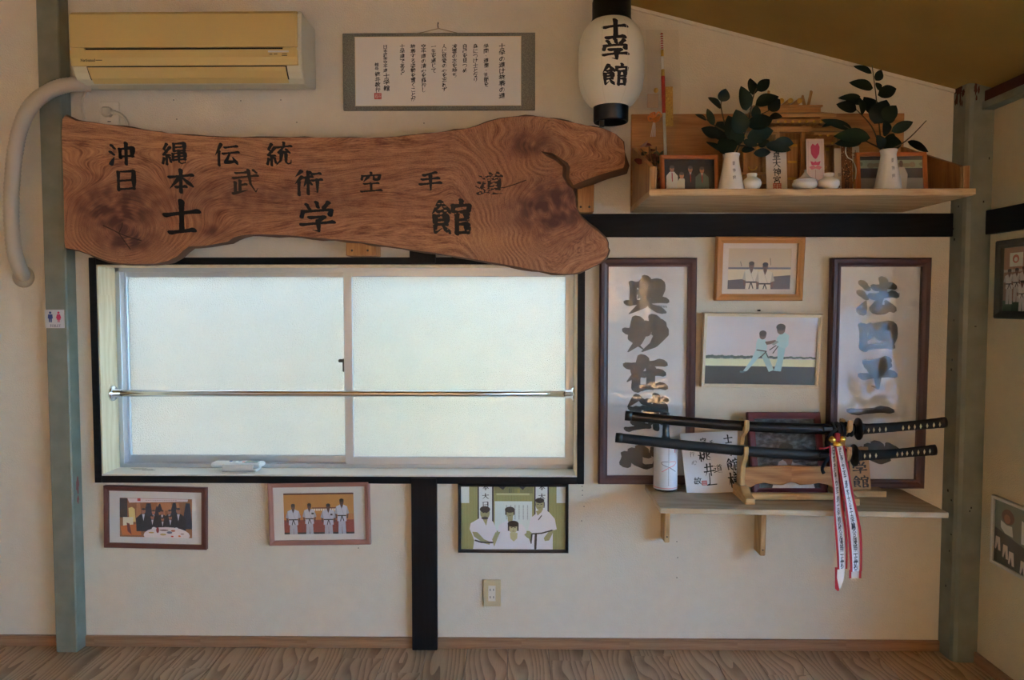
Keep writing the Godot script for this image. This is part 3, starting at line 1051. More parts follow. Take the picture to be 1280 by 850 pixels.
func build_sign_board() -> void:
	var zf := 0.135
	var zb := 0.088
	var o := at(430, 330, zf)
	var b := thing("sign_board", "long live-edge wooden sign board with painted black characters", "sign board", o)
	var face := PackedVector2Array()
	for i in range(0, BOARD.size(), 2):
		var p := at(BOARD[i], BOARD[i + 1], zf) - o
		face.append(Vector2(p.x, p.y))
	# rounded to a natural outline
	var round := PackedVector2Array()
	for i in face.size():
		var p0 := face[(i - 1 + face.size()) % face.size()]
		var p3 := face[(i + 2) % face.size()]
		var p1 := face[i]
		var p2 := face[(i + 1) % face.size()]
		round.append(p1)
		if p1.distance_to(p2) > 0.045:
			round.append(p1.cubic_interpolate(p2, p0, p3, 0.33))
			round.append(p1.cubic_interpolate(p2, p0, p3, 0.66))
	var m := mat(Color.WHITE, 0.52, 0.0, 0.35)
	m.albedo_texture = board_image()
	m.heightmap_enabled = true
	m.heightmap_texture = m.albedo_texture
	m.heightmap_scale = 0.03
	var a0 := at(70, 140, zf) - o
	var a1 := at(790, 350, zf) - o
	var idx := Geometry2D.triangulate_polygon(round)
	var st := flat()
	for i in range(0, idx.size(), 3):
		var t3 := [round[idx[i]], round[idx[i + 1]], round[idx[i + 2]]]
		if (t3[1] - t3[0]).cross(t3[2] - t3[0]) > 0.0:
			t3 = [t3[0], t3[2], t3[1]]
		for q in t3:
			st.set_uv(Vector2((q.x - a0.x) / (a1.x - a0.x), (q.y - a0.y) / (a1.y - a0.y)))
			st.add_vertex(v3(q, 0.0))
	obj("face", st, m, b)
	# bark-coloured rim: the back is a little larger and uneven
	var n := FastNoiseLite.new()
	n.seed = 4
	n.frequency = 9.0
	var rim := smooth()
	var back := PackedVector2Array()
	var swell := PackedVector2Array()
	var wide := inset(round, -0.012)
	for i in round.size():
		var q := round[i]
		var k := 0.35 + 0.5 * n.get_noise_2d(q.x, q.y)
		if q.x > 0.70 * absf(a1.x) and q.y > 0.25 and q.y < 0.36:
			k += 1.0
		swell.append(q.lerp(wide[i], clampf(k * 1.2, 0.1, 2.0)))
		back.append(q.lerp(wide[i], clampf(k, -0.3, 2.0)))
	for i in round.size():
		var j := (i + 1) % round.size()
		var d := round[j] - round[i]
		var out := Vector3(-d.y, d.x, 0)
		quad(rim, v3(round[i], 0), v3(round[j], 0), v3(swell[j], -0.012), v3(swell[i], -0.012), out)
		quad(rim, v3(swell[i], -0.012), v3(swell[j], -0.012), v3(back[j], zb - zf), v3(back[i], zb - zf), out)
	var ri := obj("bark_rim", rim, mat(shade(104, 74, 54), 0.9), b, "rough brown bark edge")
	var bark := flat()
	var bp := PackedVector2Array()
	for e in [[672, 186], [690, 188], [702, 194], [713, 201], [716, 210], [716, 224], [721, 231], [714, 240], [704, 232], [699, 221], [700, 210], [692, 203], [680, 198]]:
		var q := at(e[0], e[1], zf) - o
		bp.append(Vector2(q.x, q.y))
	prism(bark, bp, zb - zf + 0.004, -0.020)
	obj("fork_wood", bark, mat(shade(158, 110, 80), 0.8), b)
	var bk := flat()
	var bi := Geometry2D.triangulate_polygon(back)
	for i in range(0, bi.size(), 3):
		tri(bk, v3(back[bi[i]], zb - zf), v3(back[bi[i + 1]], zb - zf), v3(back[bi[i + 2]], zb - zf), Vector3(0, 0, -1))
	obj("back_face", bk, mat(shade(120, 80, 52), 0.8), b)
	# battens that hold it to the wall
	for e in [[438.0, 474.0, 240.0, 321.0, 2], [720.0, 740.5, 205.0, 268.0, 3]]:
		var p0 := at(e[0], e[3], 0.02)
		var p1 := at(e[1], e[2], 0.02)
		var t := flat()
		span(t, Vector3(p0.x, p0.y, 0.0) - o, Vector3(p1.x, p1.y, zb - 0.001) - o, 0.002)
		var bt := obj("batten", t, M.honey_up, b, "plain wooden batten behind the board")
		for k in e[4]:
			var s := smooth()
			var y: float = p0.y + (0.018 if k < 2 else 0.085)
			var x: float = lerpf(p0.x, p1.x, 0.2 if k % 2 == 0 else 0.72)
			tube(s, [Vector3(x, y, 0.079) - o, Vector3(x, y, zb + 0.0) - o, Vector3(x, y, zb + 0.001) - o], [0.004, 0.004, 0.002], 10)
			obj("screw", s, M.screw, bt)


# ---------------------------------------------------------------- scroll with the creed
func build_text_scroll() -> void:
	var z := 0.012
	var lo := at(429, 138, z)
	var hi := at(669, 40.5, z)
	var w := hi.x - lo.x
	var h := hi.y - lo.y
	var s := thing("creed_panel", "wide grey brocade panel with rows of small vertical writing", "scroll", Vector3((lo.x + hi.x) / 2, lo.y, 0.0))
	var brocade := mat(shade(150, 149, 140), 0.8)
	brocade.albedo_texture = noise_tex(0.16, 83, 256, 2, [shade(170, 168, 160), shade(255, 253, 246)])
	brocade.uv1_triplanar = true
	brocade.uv1_scale = Vector3.ONE * 4.0
	obj("panel", boxed(Vector3(0, h / 2, 0.006), Vector3(w, h, 0.012), 0.0015), brocade, s)
	var p := Pic.new(1024, 430, Rect2(118, 122, 1022, 430), shade(232, 226, 216))
	var ink := shade(36, 32, 34)
	for e in [["士学の道は挑戦の道", 1024, 166, 36, 38.5], ["学問・道徳・礼節を", 926, 168, 29, 29.8], ["身につけ士となり", 860, 168, 29, 30.0], ["自己を見つめ", 795, 168, 29, 30.0], ["凌雲の志を持ち", 731, 168, 29, 30.0], ["人に慈愛の心を忘れず", 668, 168, 29, 30.0], ["一生を通じて", 602, 168, 29, 30.0], ["空手道の清心を修行し", 540, 168, 29, 30.2], ["挑戦する姿勢を貫くことが", 475, 168, 29, 30.0], ["士学道である。", 409, 168, 29, 30.0], ["日本武術空手道", 304, 172, 24, 24.5], ["士学館", 310, 348, 36, 38.0], ["館長", 250, 282, 23, 25.0], ["桃井敏行", 255, 338, 31, 33.0]]:
		write_column(p, e[0], e[1], e[2], e[3], e[4], 12.5, ink)
	p.rect(234, 472, 278, 511, shade(190, 62, 52))
	write(p, "館", 238, 475, 18, 33, 9.0, shade(232, 200, 190))
	write(p, "長", 257, 475, 18, 33, 9.0, shade(232, 200, 190))
	var m := mat(Color.WHITE, 0.75)
	m.albedo_texture = p.tex()
	var pw := w * 1020.0 / 1186.0
	var ph := h * 428.0 / 480.0
	obj("paper", card(Vector3(-pw / 2 - w * 0.004, h * 0.058, 0.0126), pw, ph), m, s)
	var ed := flat()
	for e in [[-pw / 2 - w * 0.004, h * 0.058, pw, 0.0], [-pw / 2 - w * 0.004, h * 0.058 + ph, pw, 0.0]]:
		box(ed, Vector3(e[0] + pw / 2, e[1], 0.0124), Vector3(pw + 0.004, 0.0022, 0.0012))
	for x in [-pw / 2 - w * 0.004, pw / 2 - w * 0.004]:
		box(ed, Vector3(x, h * 0.058 + ph / 2, 0.0124), Vector3(0.0022, ph, 0.0012))
	obj("paper_edge", ed, mat(shade(228, 214, 180), 0.6), s)
	var cord := smooth()
	var hook := at(548, 35, 0.012) - s.position
	tube(cord, [Vector3(hook.x - 0.072, h, 0.008), Vector3(hook.x, hook.y, 0.008), Vector3(hook.x + 0.068, h, 0.008)], 0.0012, 6)
	obj("hanging_cord", cord, mat(shade(150, 130, 100), 0.8), s)
	var nail := thing("wall_hook", "small dark hook holding the grey brocade panel", "hook", at(548, 35, 0.0))
	var nh := smooth()
	tube(nh, [Vector3(0, 0.016, 0), Vector3(0, 0.016, 0.010), Vector3(-0.001, 0.006, 0.012), Vector3(0, -0.003, 0.012), Vector3(0.002, -0.004, 0.018)], 0.0016, 8)
	obj("hook_wire", nh, M.black, nail)


# ---------------------------------------------------------------- paper lantern
func build_lantern() -> void:
	var c := at(764, 75, 0.16)
	var k := 2.54 / FOCAL
	var l := thing("paper_lantern", "white paper lantern with three black characters hanging from the ceiling", "lantern", Vector3(c.x, at(764, 147, 0.225).y, 0.16))
	var y := func(v: float) -> float: return at(764, v, 0.225).y - l.position.y
	var p := Pic.new(1024, 512, Rect2(0, 18, 256, 110), shade(238, 230, 208))
	for e in [["士", 28.0], ["学", 55.0], ["館", 84.5]]:
		write(p, e[0], 128 - 15.5, e[1], 32, 26.8, {"士": 19.0, "学": 15.0, "館": 12.5}[e[0]], shade(22, 20, 24))
	# seams of the paper gores
	for i in 8:
		p.rect(i * 32 + 15.4, 18, i * 32 + 16.2, 128, shade(226, 216, 190))
	var m := mat(Color.WHITE, 0.7)
	m.albedo_texture = p.tex()
	m.backlight_enabled = true
	m.backlight = Color(0.25, 0.25, 0.24)
	var prof := []
	for i in 25:
		var t := i / 24.0
		var v := lerpf(128.0, 17.0, t)
		var e := absf(t - 0.5) * 2.0
		var r := 40.0 * pow(1.0 - pow(e, 3.4) * 0.62, 0.62)
		prof.append(Vector2((r + (0.35 if i % 2 else 0.0)) * k, y.call(v)))
	prof.reverse()
	var st := smooth()
	lathe(st, prof, 48)
	obj("paper_body", st, m, l)
	var rt := smooth()
	lathe(rt, [Vector2(22.5 * k, y.call(-8)), Vector2(23.6 * k, y.call(-7)), Vector2(23.6 * k, y.call(16)), Vector2(24.6 * k, y.call(17)), Vector2(24.2 * k, y.call(19)), Vector2(20 * k, y.call(19))], 36)
	obj("top_ring", rt, M.black, l, "black top ring")
	var rb := smooth()
	lathe(rb, [Vector2(20 * k, y.call(122)), Vector2(22.4 * k, y.call(122.5)), Vector2(22.4 * k, y.call(124)), Vector2(21.4 * k, y.call(125)), Vector2(21.4 * k, y.call(145.5)), Vector2(20.6 * k, y.call(147)), Vector2(18.6 * k, y.call(147)), Vector2(18.6 * k, y.call(143)), Vector2(0.5 * k, y.call(143))], 36)
	obj("bottom_ring", rb, M.black, l, "black bottom ring")
	var nub := flat()
	box(nub, Vector3(-11.5 * k, y.call(150), 0.012), Vector3(6 * k, 8 * k, 6 * k), 0.002)
	obj("peg", nub, M.black, l)
	for sx in [-1.0, 1.0]:
		var wr := smooth()
		tube(wr, [Vector3(sx * 23.0 * k, y.call(-6), 0), Vector3(sx * 14.0 * k, y.call(-45), 0), Vector3(0, y.call(-60), 0)], 0.0012, 6)
		obj("wire", wr, M.screw, l)
	var top := slope(c.x) - l.position.y
	var hg := smooth()
	tube(hg, [Vector3(0, y.call(-60), 0), Vector3(0, top, 0)], 0.0015, 6)
	obj("hanging_cord", hg, M.screw, l)
	for e in [-0.2, 0.55]:
		var pin := smooth()
		tube(pin, [Vector3(sin(e) * 23.5 * k, y.call(12), cos(e) * 23.5 * k), Vector3(sin(e) * 24.4 * k, y.call(12), cos(e) * 24.4 * k)], 0.0016, 8)
		obj("rivet", pin, M.screw, l)


# ---------------------------------------------------------------- framed things
func print_mat(t: Texture2D, rough := 0.5) -> StandardMaterial3D:
	var m := mat(Color.WHITE, rough)
	m.albedo_texture = t
	return m


# A framed picture: origin at the middle of its lower edge, facing +z.
# opt: rot, mount (colour of the passe-partout), win (print's left, bottom, right, top as shares of the inside), wavy, foot
func picture(called: String, label: String, where: Vector3, w: float, h: float, fw: float, fd: float, fm: Material, t: Texture2D, opt := {}) -> Node3D:
	var f := thing(called, label, opt.get("category", "picture"), where, opt.get("group", ""))
	f.rotation = opt.get("rot", Vector3.ZERO)
	var st := flat()
	moulding(st, w, h, [Vector2(0, 0), Vector2(0, fd * 0.75), Vector2(fw * 0.18, fd), Vector2(fw * 0.55, fd * 0.96), Vector2(fw * 0.8, fd * 0.82), Vector2(fw, fd * 0.8), Vector2(fw, fd * 0.2)])
	obj("frame", st, fm, f)
	var iw := w - fw * 2
	var ih := h - fw * 2
	obj("backing_board", boxed(Vector3(0, h / 2, fd * 0.15), Vector3(w - fw, h - fw, fd * 0.28)), opt.get("back", M.dark_gap), f)
	var q: Array = opt.get("win", [0.0, 0.0, 1.0, 1.0])
	obj("print", card(Vector3(-iw / 2 + iw * q[0], fw + ih * q[1], fd * 0.34), iw * (q[2] - q[0]), ih * (q[3] - q[1])), print_mat(t), f)
	if opt.has("mount"):
		var mt := flat()
		var zt := fd * 0.34 + 0.0015
		for e in [[0.0, 0.0, q[0], 1.0], [q[2], 0.0, 1.0, 1.0], [q[0], 0.0, q[2], q[1]], [q[0], q[3], q[2], 1.0]]:
			span(mt, Vector3(-iw / 2 + iw * e[0], fw + ih * e[1], fd * 0.3), Vector3(-iw / 2 + iw * e[2], fw + ih * e[3], zt))
		obj("mount", mt, mat(opt.mount, 0.8), f, "pale card mount")
	if opt.get("glazed", true):
		var gl := smooth()
		var nx := 26 if opt.get("wavy", 0.0) > 0.0 else 1
		var ny := 60 if opt.get("wavy", 0.0) > 0.0 else 1
		var amp: float = opt.get("wavy", 0.0)
		var n := FastNoiseLite.new()
		n.seed = int(opt.get("seed", 1))
		n.frequency = 3.2
		var pt := func(i: int, j: int) -> Vector3:
			var x := -iw / 2 + iw * i / nx
			var y := fw + ih * j / ny
			return Vector3(x, y, fd * float(opt.get("pane_at", 0.62)) - float(opt.get("bow", 0.0)) * sin(PI * j / ny) + amp * (n.get_noise_2d(x * 2.2, y * 1.3) + 0.45 * n.get_noise_2d(x * 5.0 + 7.0, y * 2.6)))
		for i in nx:
			for j in ny:
				quad(gl, pt.call(i, j), pt.call(i + 1, j), pt.call(i + 1, j + 1), pt.call(i, j + 1), Vector3(0, 0, 1))
		obj("glazing", gl, M.pane, f, "clear glazing sheet")
	return f


func ph(r: int, g: int, b: int, k := 1.35) -> Color:
	return Color(minf(r * k / 255.0, 0.95), minf(g * k / 255.0, 0.95), minf(b * k / 255.0, 0.95))


# A standing figure in a training suit, u = head height.
func suit_figure(p: Pic, x: float, top: float, u: float, gi: Color, skin: Color, hair: Color, belt: Color, wide := 1.0) -> void:
	var fold := gi.darkened(0.16)
	p.pts([x - 0.62 * u * wide, top + 3.4 * u, x + 0.62 * u * wide, top + 3.4 * u, x + 0.75 * u * wide, top + 7.0 * u, x + 0.08 * u, top + 7.0 * u, x, top + 4.2 * u, x - 0.08 * u, top + 7.0 * u, x - 0.75 * u * wide, top + 7.0 * u], gi.darkened(0.08))
	for s in [-1.0, 1.0]:
		p.pts([x + s * 0.95 * u * wide, top + 2.1 * u, x + s * 1.25 * u * wide, top + 2.3 * u, x + s * 1.12 * u * wide, top + 3.45 * u, x + s * 0.85 * u * wide, top + 3.5 * u], skin)
		p.pts([x + s * 0.5 * u, top + 1.15 * u, x + s * 1.0 * u * wide, top + 1.35 * u, x + s * 1.35 * u * wide, top + 2.55 * u, x + s * 0.85 * u * wide, top + 2.75 * u], fold)
	p.pts([x - 0.3 * u, top + 1.05 * u, x + 0.3 * u, top + 1.05 * u, x + 0.98 * u * wide, top + 1.35 * u, x + 0.78 * u * wide, top + 2.95 * u, x + 0.85 * u * wide, top + 3.95 * u, x - 0.85 * u * wide, top + 3.95 * u, x - 0.78 * u * wide, top + 2.95 * u, x - 0.98 * u * wide, top + 1.35 * u], gi)
	p.pts([x - 0.26 * u, top + 0.85 * u, x + 0.26 * u, top + 0.85 * u, x + 0.22 * u, top + 1.2 * u, x, top + 1.75 * u, x - 0.22 * u, top + 1.2 * u], skin.darkened(0.12))
	p.line([x - 0.28 * u, top + 1.05 * u, x + 0.05 * u, top + 2.0 * u, x + 0.4 * u, top + 2.9 * u], 0.07 * u, fold)
	p.rect(x - 0.8 * u * wide, top + 2.86 * u, x + 0.8 * u * wide, top + 3.06 * u, belt)
	p.line([x, top + 2.95 * u, x - 0.25 * u, top + 3.9 * u], 0.14 * u, belt)
	p.line([x, top + 2.95 * u, x + 0.3 * u, top + 3.85 * u], 0.14 * u, belt)
	p.ell(x, top + 0.55 * u, 0.37 * u, 0.52 * u, skin)
	p.ell(x, top + 0.26 * u, 0.38 * u, 0.28 * u, hair)
	p.rect(x - 0.24 * u, top + 0.5 * u, x - 0.07 * u, top + 0.57 * u, hair)
	p.rect(x + 0.07 * u, top + 0.5 * u, x + 0.24 * u, top + 0.57 * u, hair)
	p.rect(x - 0.13 * u, top + 0.84 * u, x + 0.13 * u, top + 0.88 * u, skin.darkened(0.4))


func build_big_scrolls() -> void:
	var fm := mat(shade(74, 46, 50), 0.45)
	var ink := shade(28, 28, 25)
	var paper := shade(204, 203, 203)
	var z := 0.004
	for e in [["left", 748.0, 872.0, 322.0, 605.5], ["right", 1032.5, 1164.5, 322.0, 610.0]]:
		var a := at(e[1], e[4], z + 0.02)
		var b := at(e[2], e[3], z + 0.03)
		var p: Pic
		if e[0] == "left":
			p = Pic.new(384, 990, Rect2(52, 60, 290, 748), paper)
			for g in [["奥", 192, 162, 142, 124, 19.0], ["妙", 192, 302, 142, 122, 25.0], ["在", 190, 440, 136, 116, 25.0], ["錬", 196, 582, 144, 126, 16.5], ["心", 185, 735, 146, 110, 29.0]]:
				write(p, g[0], g[1] - g[3] / 2.0, g[2] - g[4] / 2.0, g[3], g[4], g[5], ink)
			for k in 5:     # dry-brush flicks
				p.line([235, 196 + k * 1.6, 268, 199 + k * 1.4], 0.6, ink)
				p.line([210, 396 + k * 4.0, 264, 398 + k * 4.2], 1.0, ink)
		else:
			p = Pic.new(384, 966, Rect2(55, 60, 297, 748), paper)
			for g in [["法", 198, 162, 124, 116, 24.0], ["四", 200, 302, 122, 104, 26.0], ["乎", 205, 438, 118, 112, 26.0], ["一", 182, 565, 122, 60, 46.0], ["心", 216, 706, 138, 104, 30.0]]:
				write(p, g[0], g[1] - g[3] / 2.0, g[2] - g[4] / 2.0, g[3], g[4], g[5], ink)
			for k in 4:
				p.line([225, 150 + k * 3.4, 280, 152 + k * 3.2], 1.0, ink)
		picture("calligraphy_scroll", "tall dark-framed calligraphy behind the bottle and scabbards" if e[0] == "left" else "tall dark-framed calligraphy hanging beside the steel corner column", Vector3((a.x + b.x) / 2, a.y, z), b.x - a.x, b.y - a.y, 0.032, 0.022 if e[0] == "left" else 0.032, fm, p.tex(), {"pane_at": 0.62 if e[0] == "left" else 0.85, "bow": 0.0 if e[0] == "left" else 0.004, "category": "calligraphy", "rot": Vector3(deg_to_rad(0.5), 0, 0), "wavy": 0.0014 if e[0] == "left" else 0.002, "seed": 5 if e[0] == "left" else 12, "group": "tall framed calligraphies"})


func build_wall_pictures() -> void:
	var white := shade(226, 222, 216)
	# 1: dinner party
	var p := Pic.new(480, 275, Rect2(215, 190, 795, 455), ph(150, 96, 52))
	p.rect(215, 190, 1010, 645, ph(120, 74, 40))
	p.rect(215, 195, 300, 420, ph(24, 22, 30))
	for e in [[400, 250, 440, 520], [620, 240, 700, 420], [690, 240, 780, 330], [820, 240, 860, 330]]:
		p.pts([e[0], e[1], e[2], e[1], e[2] + 20, e[3], e[0] - 10, e[3]], ph(150, 98, 62))
	for e in [[500, 250, 575, 470], [620, 250, 640, 400], [790, 236, 850, 420], [930, 240, 1005, 540], [640, 250, 680, 350]]:
		p.pts([e[0] + 10, e[1], e[2] - 20, e[1], e[2] + 10, e[3], e[0] - 40, e[3]], ph(26, 30, 44))
	p.pts([300, 195, 965, 195, 960, 222, 320, 246], ph(172, 160, 160))
	p.rect(408, 194, 444, 226, ph(150, 50, 50))
	for k in 14:
		p.rect(500 + k * 25, 212 - k * 0.4, 514 + k * 25, 218 - k * 0.4, ph(120, 104, 108))
	p.pts([310, 310, 350, 295, 380, 320, 390, 470, 320, 470], ph(190, 160, 100))
	p.rect(250, 415, 362, 530, ph(186, 172, 150))
	p.pts([220, 520, 440, 490, 450, 625, 240, 625], ph(160, 88, 34))
	p.pts([290, 480, 320, 490, 345, 620, 300, 580], ph(90, 34, 26))
	for e in [[475, 340, 1.25], [585, 350, 1.0], [680, 350, 1.0], [762, 345, 1.05], [858, 330, 1.3], [573, 410, 1.0], [685, 432, 0.9], [770, 410, 1.0]]:
		var x: float = e[0]
		var y: float = e[1]
		var s: float = e[2]
		p.pts([x - 22 * s, y + 28 * s, x + 22 * s, y + 28 * s, x + 66 * s, y + 70 * s, x + 62 * s, y + 190 * s, x - 62 * s, y + 190 * s, x - 66 * s, y + 70 * s], ph(20, 20, 26))
		p.pts([x - 12 * s, y + 30 * s, x + 12 * s, y + 30 * s, x, y + 95 * s], ph(170, 166, 170))
		p.ell(x, y, 19 * s, 26 * s, ph(136, 88, 68))
		p.ell(x, y - 17 * s, 16 * s, 10 * s, ph(40, 32, 30))
	p.ell(730, 620, 255, 98, ph(180, 170, 166))
	for e in [[560, 590, 30, 8, 150, 120, 60], [630, 560, 16, 34, 110, 30, 30], [700, 560, 50, 9, 110, 84, 74], [690, 610, 34, 12, 150, 130, 80], [800, 565, 24, 10, 140, 70, 40], [790, 630, 14, 9, 160, 50, 40], [870, 625, 14, 10, 170, 96, 40], [590, 540, 24, 16, 190, 186, 180], [836, 536, 20, 12, 190, 188, 184], [760, 585, 30, 14, 80, 84, 100], [900, 600, 20, 7, 120, 100, 96]]:
		p.ell(e[0], e[1], e[2], e[3], ph(e[4], e[5], e[6]))
	var maroon := mat(shade(104, 58, 48), 0.4)
	var a := at(193, 688, 0.02)
	picture("framed_photo", "maroon-framed dinner party photograph below the window, next to the post", Vector3(a.x, at(193, 685.5, 0.01).y, 0.0), 0.383, 0.233, 0.018, 0.02, maroon, p.tex(), {"mount": white, "win": [0.11, 0.115, 0.89, 0.86], "rot": Vector3(0, 0, deg_to_rad(-1.1)), "category": "photograph"})
	# 2: four men in training suits
	p = Pic.new(480, 282, Rect2(203, 158, 802, 475), ph(150, 104, 48))
	p.rect(203, 158, 1005, 178, ph(70, 38, 24))
	p.rect(203, 400, 1005, 470, ph(150, 92, 44))
	p.rect(203, 470, 1005, 612, ph(110, 44, 32))
	p.rect(203, 612, 1005, 640, ph(34, 26, 28))
	p.rect(525, 326, 850, 340, ph(88, 46, 30))
	p.rect(525, 340, 850, 366, ph(180, 170, 150))
	for k in 12:
		p.rect(540 + k * 26, 340, 546 + k * 26, 366, ph(120, 96, 70))
	for e in [[310, 282, 62, 1.05], [495, 278, 60, 1.0], [712, 284, 62, 1.1], [866, 228, 66, 0.95]]:
		suit_figure(p, e[0], e[1], e[2], ph(152, 152, 160), ph(72, 46, 40), ph(30, 24, 24), ph(24, 24, 28), e[3])
	p.rect(518, 386, 546, 406, ph(36, 36, 40))
	p.rect(734, 400, 760, 420, ph(36, 36, 40))
	var rosy := mat(shade(168, 118, 104), 0.45)
	picture("framed_photo", "pinkish wood-framed photograph of four people in white training suits", Vector3(at(400.5, 682, 0.01).x, at(400.5, 681, 0.01).y, 0.0), 0.376, 0.236, 0.018, 0.02, rosy, p.tex(), {"mount": shade(222, 216, 206), "win": [0.108, 0.11, 0.875, 0.88], "rot": Vector3(0, 0, deg_to_rad(1.0)), "category": "photograph"})
	# 3: old greenish photograph of three
	p = Pic.new(640, 394, Rect2(90, 85, 1090, 670), ph(118, 120, 74))
	for k in 36:
		p.rect(90 + k * 31, 85, 92 + k * 31, 755, ph(100, 102, 60))
	p.rect(90, 85, 175, 265, ph(168, 176, 172))
	p.rect(1086, 90, 1180, 262, ph(168, 176, 172))
	for e in [[264, 430, "大", "明", 346], [854, 1008, "大", "心", 934]]:
		p.rect(e[0], 85, e[1], 460, ph(30, 34, 42))
		p.rect(e[0] + 14, 85, e[1] - 16, 460, ph(172, 180, 186))
		write(p, "本", e[4] - 34, 66, 68, 62, 11.0, ph(34, 36, 40))
		write(p, "大", e[4] - 34, 162, 68, 62, 11.0, ph(34, 36, 40))
		write(p, "日", e[4] - 34, 252, 68, 62, 11.0, ph(34, 36, 40))
	p.rect(440, 85, 840, 160, ph(96, 98, 60))
	p.pts([470, 85, 560, 85, 530, 125], ph(26, 28, 34))
	p.pts([690, 85, 770, 85, 735, 125], ph(26, 28, 34))
	p.rect(460, 160, 806, 180, ph(150, 154, 110))
	for k in 6:
		p.rect(590 + k * 20, 108, 602 + k * 20, 156, ph(70 + k * 12, 74 + k * 10, 50))
	p.rect(440, 245, 832, 560, ph(166, 178, 176))
	for k in 6:
		for j in 12:
			p.rect(560 + k * 44, 285 + j * 13, 570 + k * 44, 294 + j * 13, ph(120, 132, 132))
	var gi := ph(176, 176, 184)
	var skin := ph(126, 124, 88)
	var hair := ph(36, 34, 30)
	# middle, standing behind
	p.pts([480, 500, 560, 455, 650, 455, 740, 500, 775, 560, 780, 755, 470, 755], gi)
	p.pts([575, 400, 632, 400, 628, 455, 600, 500, 580, 455], skin)
	p.ell(601, 362, 45, 56, skin)
	p.ell(600, 335, 52, 32, hair)
	p.rect(552, 335, 566, 390, hair)
	p.rect(638, 335, 650, 390, hair)
	# left
	p.pts([300, 415, 190, 480, 178, 540, 205, 600, 225, 660, 214, 755, 440, 755, 480, 620, 430, 470, 380, 420], gi)
	p.pts([205, 570, 260, 575, 330, 650, 400, 680, 385, 708, 320, 690, 225, 620], skin)
	p.pts([450, 575, 500, 570, 470, 640, 435, 730, 415, 650], skin)
	p.line([232, 660, 300, 682, 420, 684], 16.0, hair)
	p.pts([310, 425, 370, 425, 352, 505], skin)
	p.ell(340, 372, 50, 64, skin)
	p.ell(340, 332, 54, 34, hair)
	p.ell(338, 425, 36, 14, hair)
	# right
	p.pts([880, 370, 820, 420, 790, 540, 830, 590, 810, 755, 1048, 755, 1050, 560, 1090, 540, 1070, 430, 1010, 360, 950, 320], gi)
	p.pts([1010, 560, 1066, 545, 1010, 660, 965, 665, 955, 635], skin)
	p.pts([750, 600, 800, 560, 830, 580, 790, 640], skin)
	p.line([830, 590, 930, 584, 1040, 552], 14.0, hair)
	p.line([872, 590, 866, 745], 24.0, hair)
	p.line([830, 590, 820, 690], 16.0, hair)
	p.pts([872, 350, 950, 320, 930, 360, 890, 395], skin)
	p.ell(912, 278, 44, 62, skin)
	p.ell(912, 236, 47, 28, hair)
	p.line([932, 394, 900, 440], 9.0, hair)
	# front
	p.pts([470, 640, 580, 590, 690, 590, 800, 640, 840, 755, 430, 755], gi)
	p.pts([600, 580, 680, 580, 676, 640, 640, 672, 606, 640], ph(150, 148, 110))
	p.ell(634, 525, 46, 62, ph(150, 148, 112))
	p.ell(634, 485, 58, 34, hair)
	p.rect(578, 490, 594, 560, hair)
	p.rect(676, 490, 692, 560, hair)
	for e in [[601, 365], [340, 372], [912, 282], [636, 530]]:
		for s in [-1, 1]:
			p.rect(e[0] + s * 18 - 9, e[1] - 8, e[0] + s * 18 + 9, e[1] - 2, hair)
		p.rect(e[0] - 14, e[1] + 30, e[0] + 14, e[1] + 35, ph(80, 78, 54))
		p.line([e[0], e[1] - 2, e[0] + 4, e[1] + 16], 5.0, ph(104, 102, 70))
	picture("framed_photo", "greenish old photograph in a thin black frame below the window", Vector3(at(641.5, 691, 0.01).x, at(641.5, 690.5, 0.01).y, 0.0), 0.407, 0.258, 0.011, 0.022, mat(shade(24, 24, 28), 0.35), p.tex(), {"category": "photograph"})
	# 4: two people, light wooden frame
	p = Pic.new(360, 240, Rect2(300, 178, 525, 350), ph(152, 138, 116))
	p.rect(300, 340, 825, 356, ph(76, 76, 84))
	p.rect(300, 356, 825, 450, ph(168, 154, 128))
	p.pts([300, 452, 825, 406, 825, 530, 300, 530], ph(70, 64, 70))
	p.line([402, 290, 412, 330], 5.0, ph(70, 62, 56))
	p.line([650, 260, 656, 320], 5.0, ph(60, 52, 48))
	for e in [[496, 290, 60, 0.92], [612, 298, 62, 0.98]]:
		suit_figure(p, e[0], e[1], e[2], ph(168, 160, 146), ph(84, 58, 52), ph(44, 34, 34), ph(30, 28, 34), e[3])
	picture("framed_photo", "light brown wooden frame with two people on a tatami floor", Vector3(at(947, 376, 0.012).x, at(947, 375.5, 0.012).y, 0.004), 0.315, 0.229, 0.024, 0.026, mat(shade(190, 128, 66), 0.45), p.tex(), {"mount": shade(220, 206, 192), "win": [0.085, 0.095, 0.925, 0.90], "rot": Vector3(deg_to_rad(4.0), 0, deg_to_rad(-0.2)), "category": "photograph"})
	# 5: sparring on the shore, white frame
	p = Pic.new(520, 312, Rect2(118, 90, 912, 546), ph(170, 164, 166))
	p.pts([118, 90, 1030, 90, 1030, 400, 118, 415], ph(164, 158, 160))
	for k in 34:
		p.ell(122 + k * 27, 420 - (k % 3) * 3, 20, 14 - k * 0.2, ph(52, 70, 64))
	p.rect(118, 432, 1030, 494, ph(176, 178, 150))
	p.rect(118, 490, 1030, 640, ph(38, 46, 46))
	gi = ph(142, 166, 166)
	skin = ph(80, 66, 60)
	hair = ph(40, 42, 42)
	p.pts([545, 265, 610, 275, 625, 320, 620, 365, 532, 360, 535, 300], gi)
	p.pts([532, 360, 622, 365, 560, 420, 470, 530, 430, 540, 500, 440], gi)
	p.pts([560, 370, 622, 365, 690, 520, 650, 535, 590, 420], ph(130, 156, 154))
	p.pts([605, 290, 640, 285, 690, 275, 700, 290, 650, 310, 620, 315], skin)
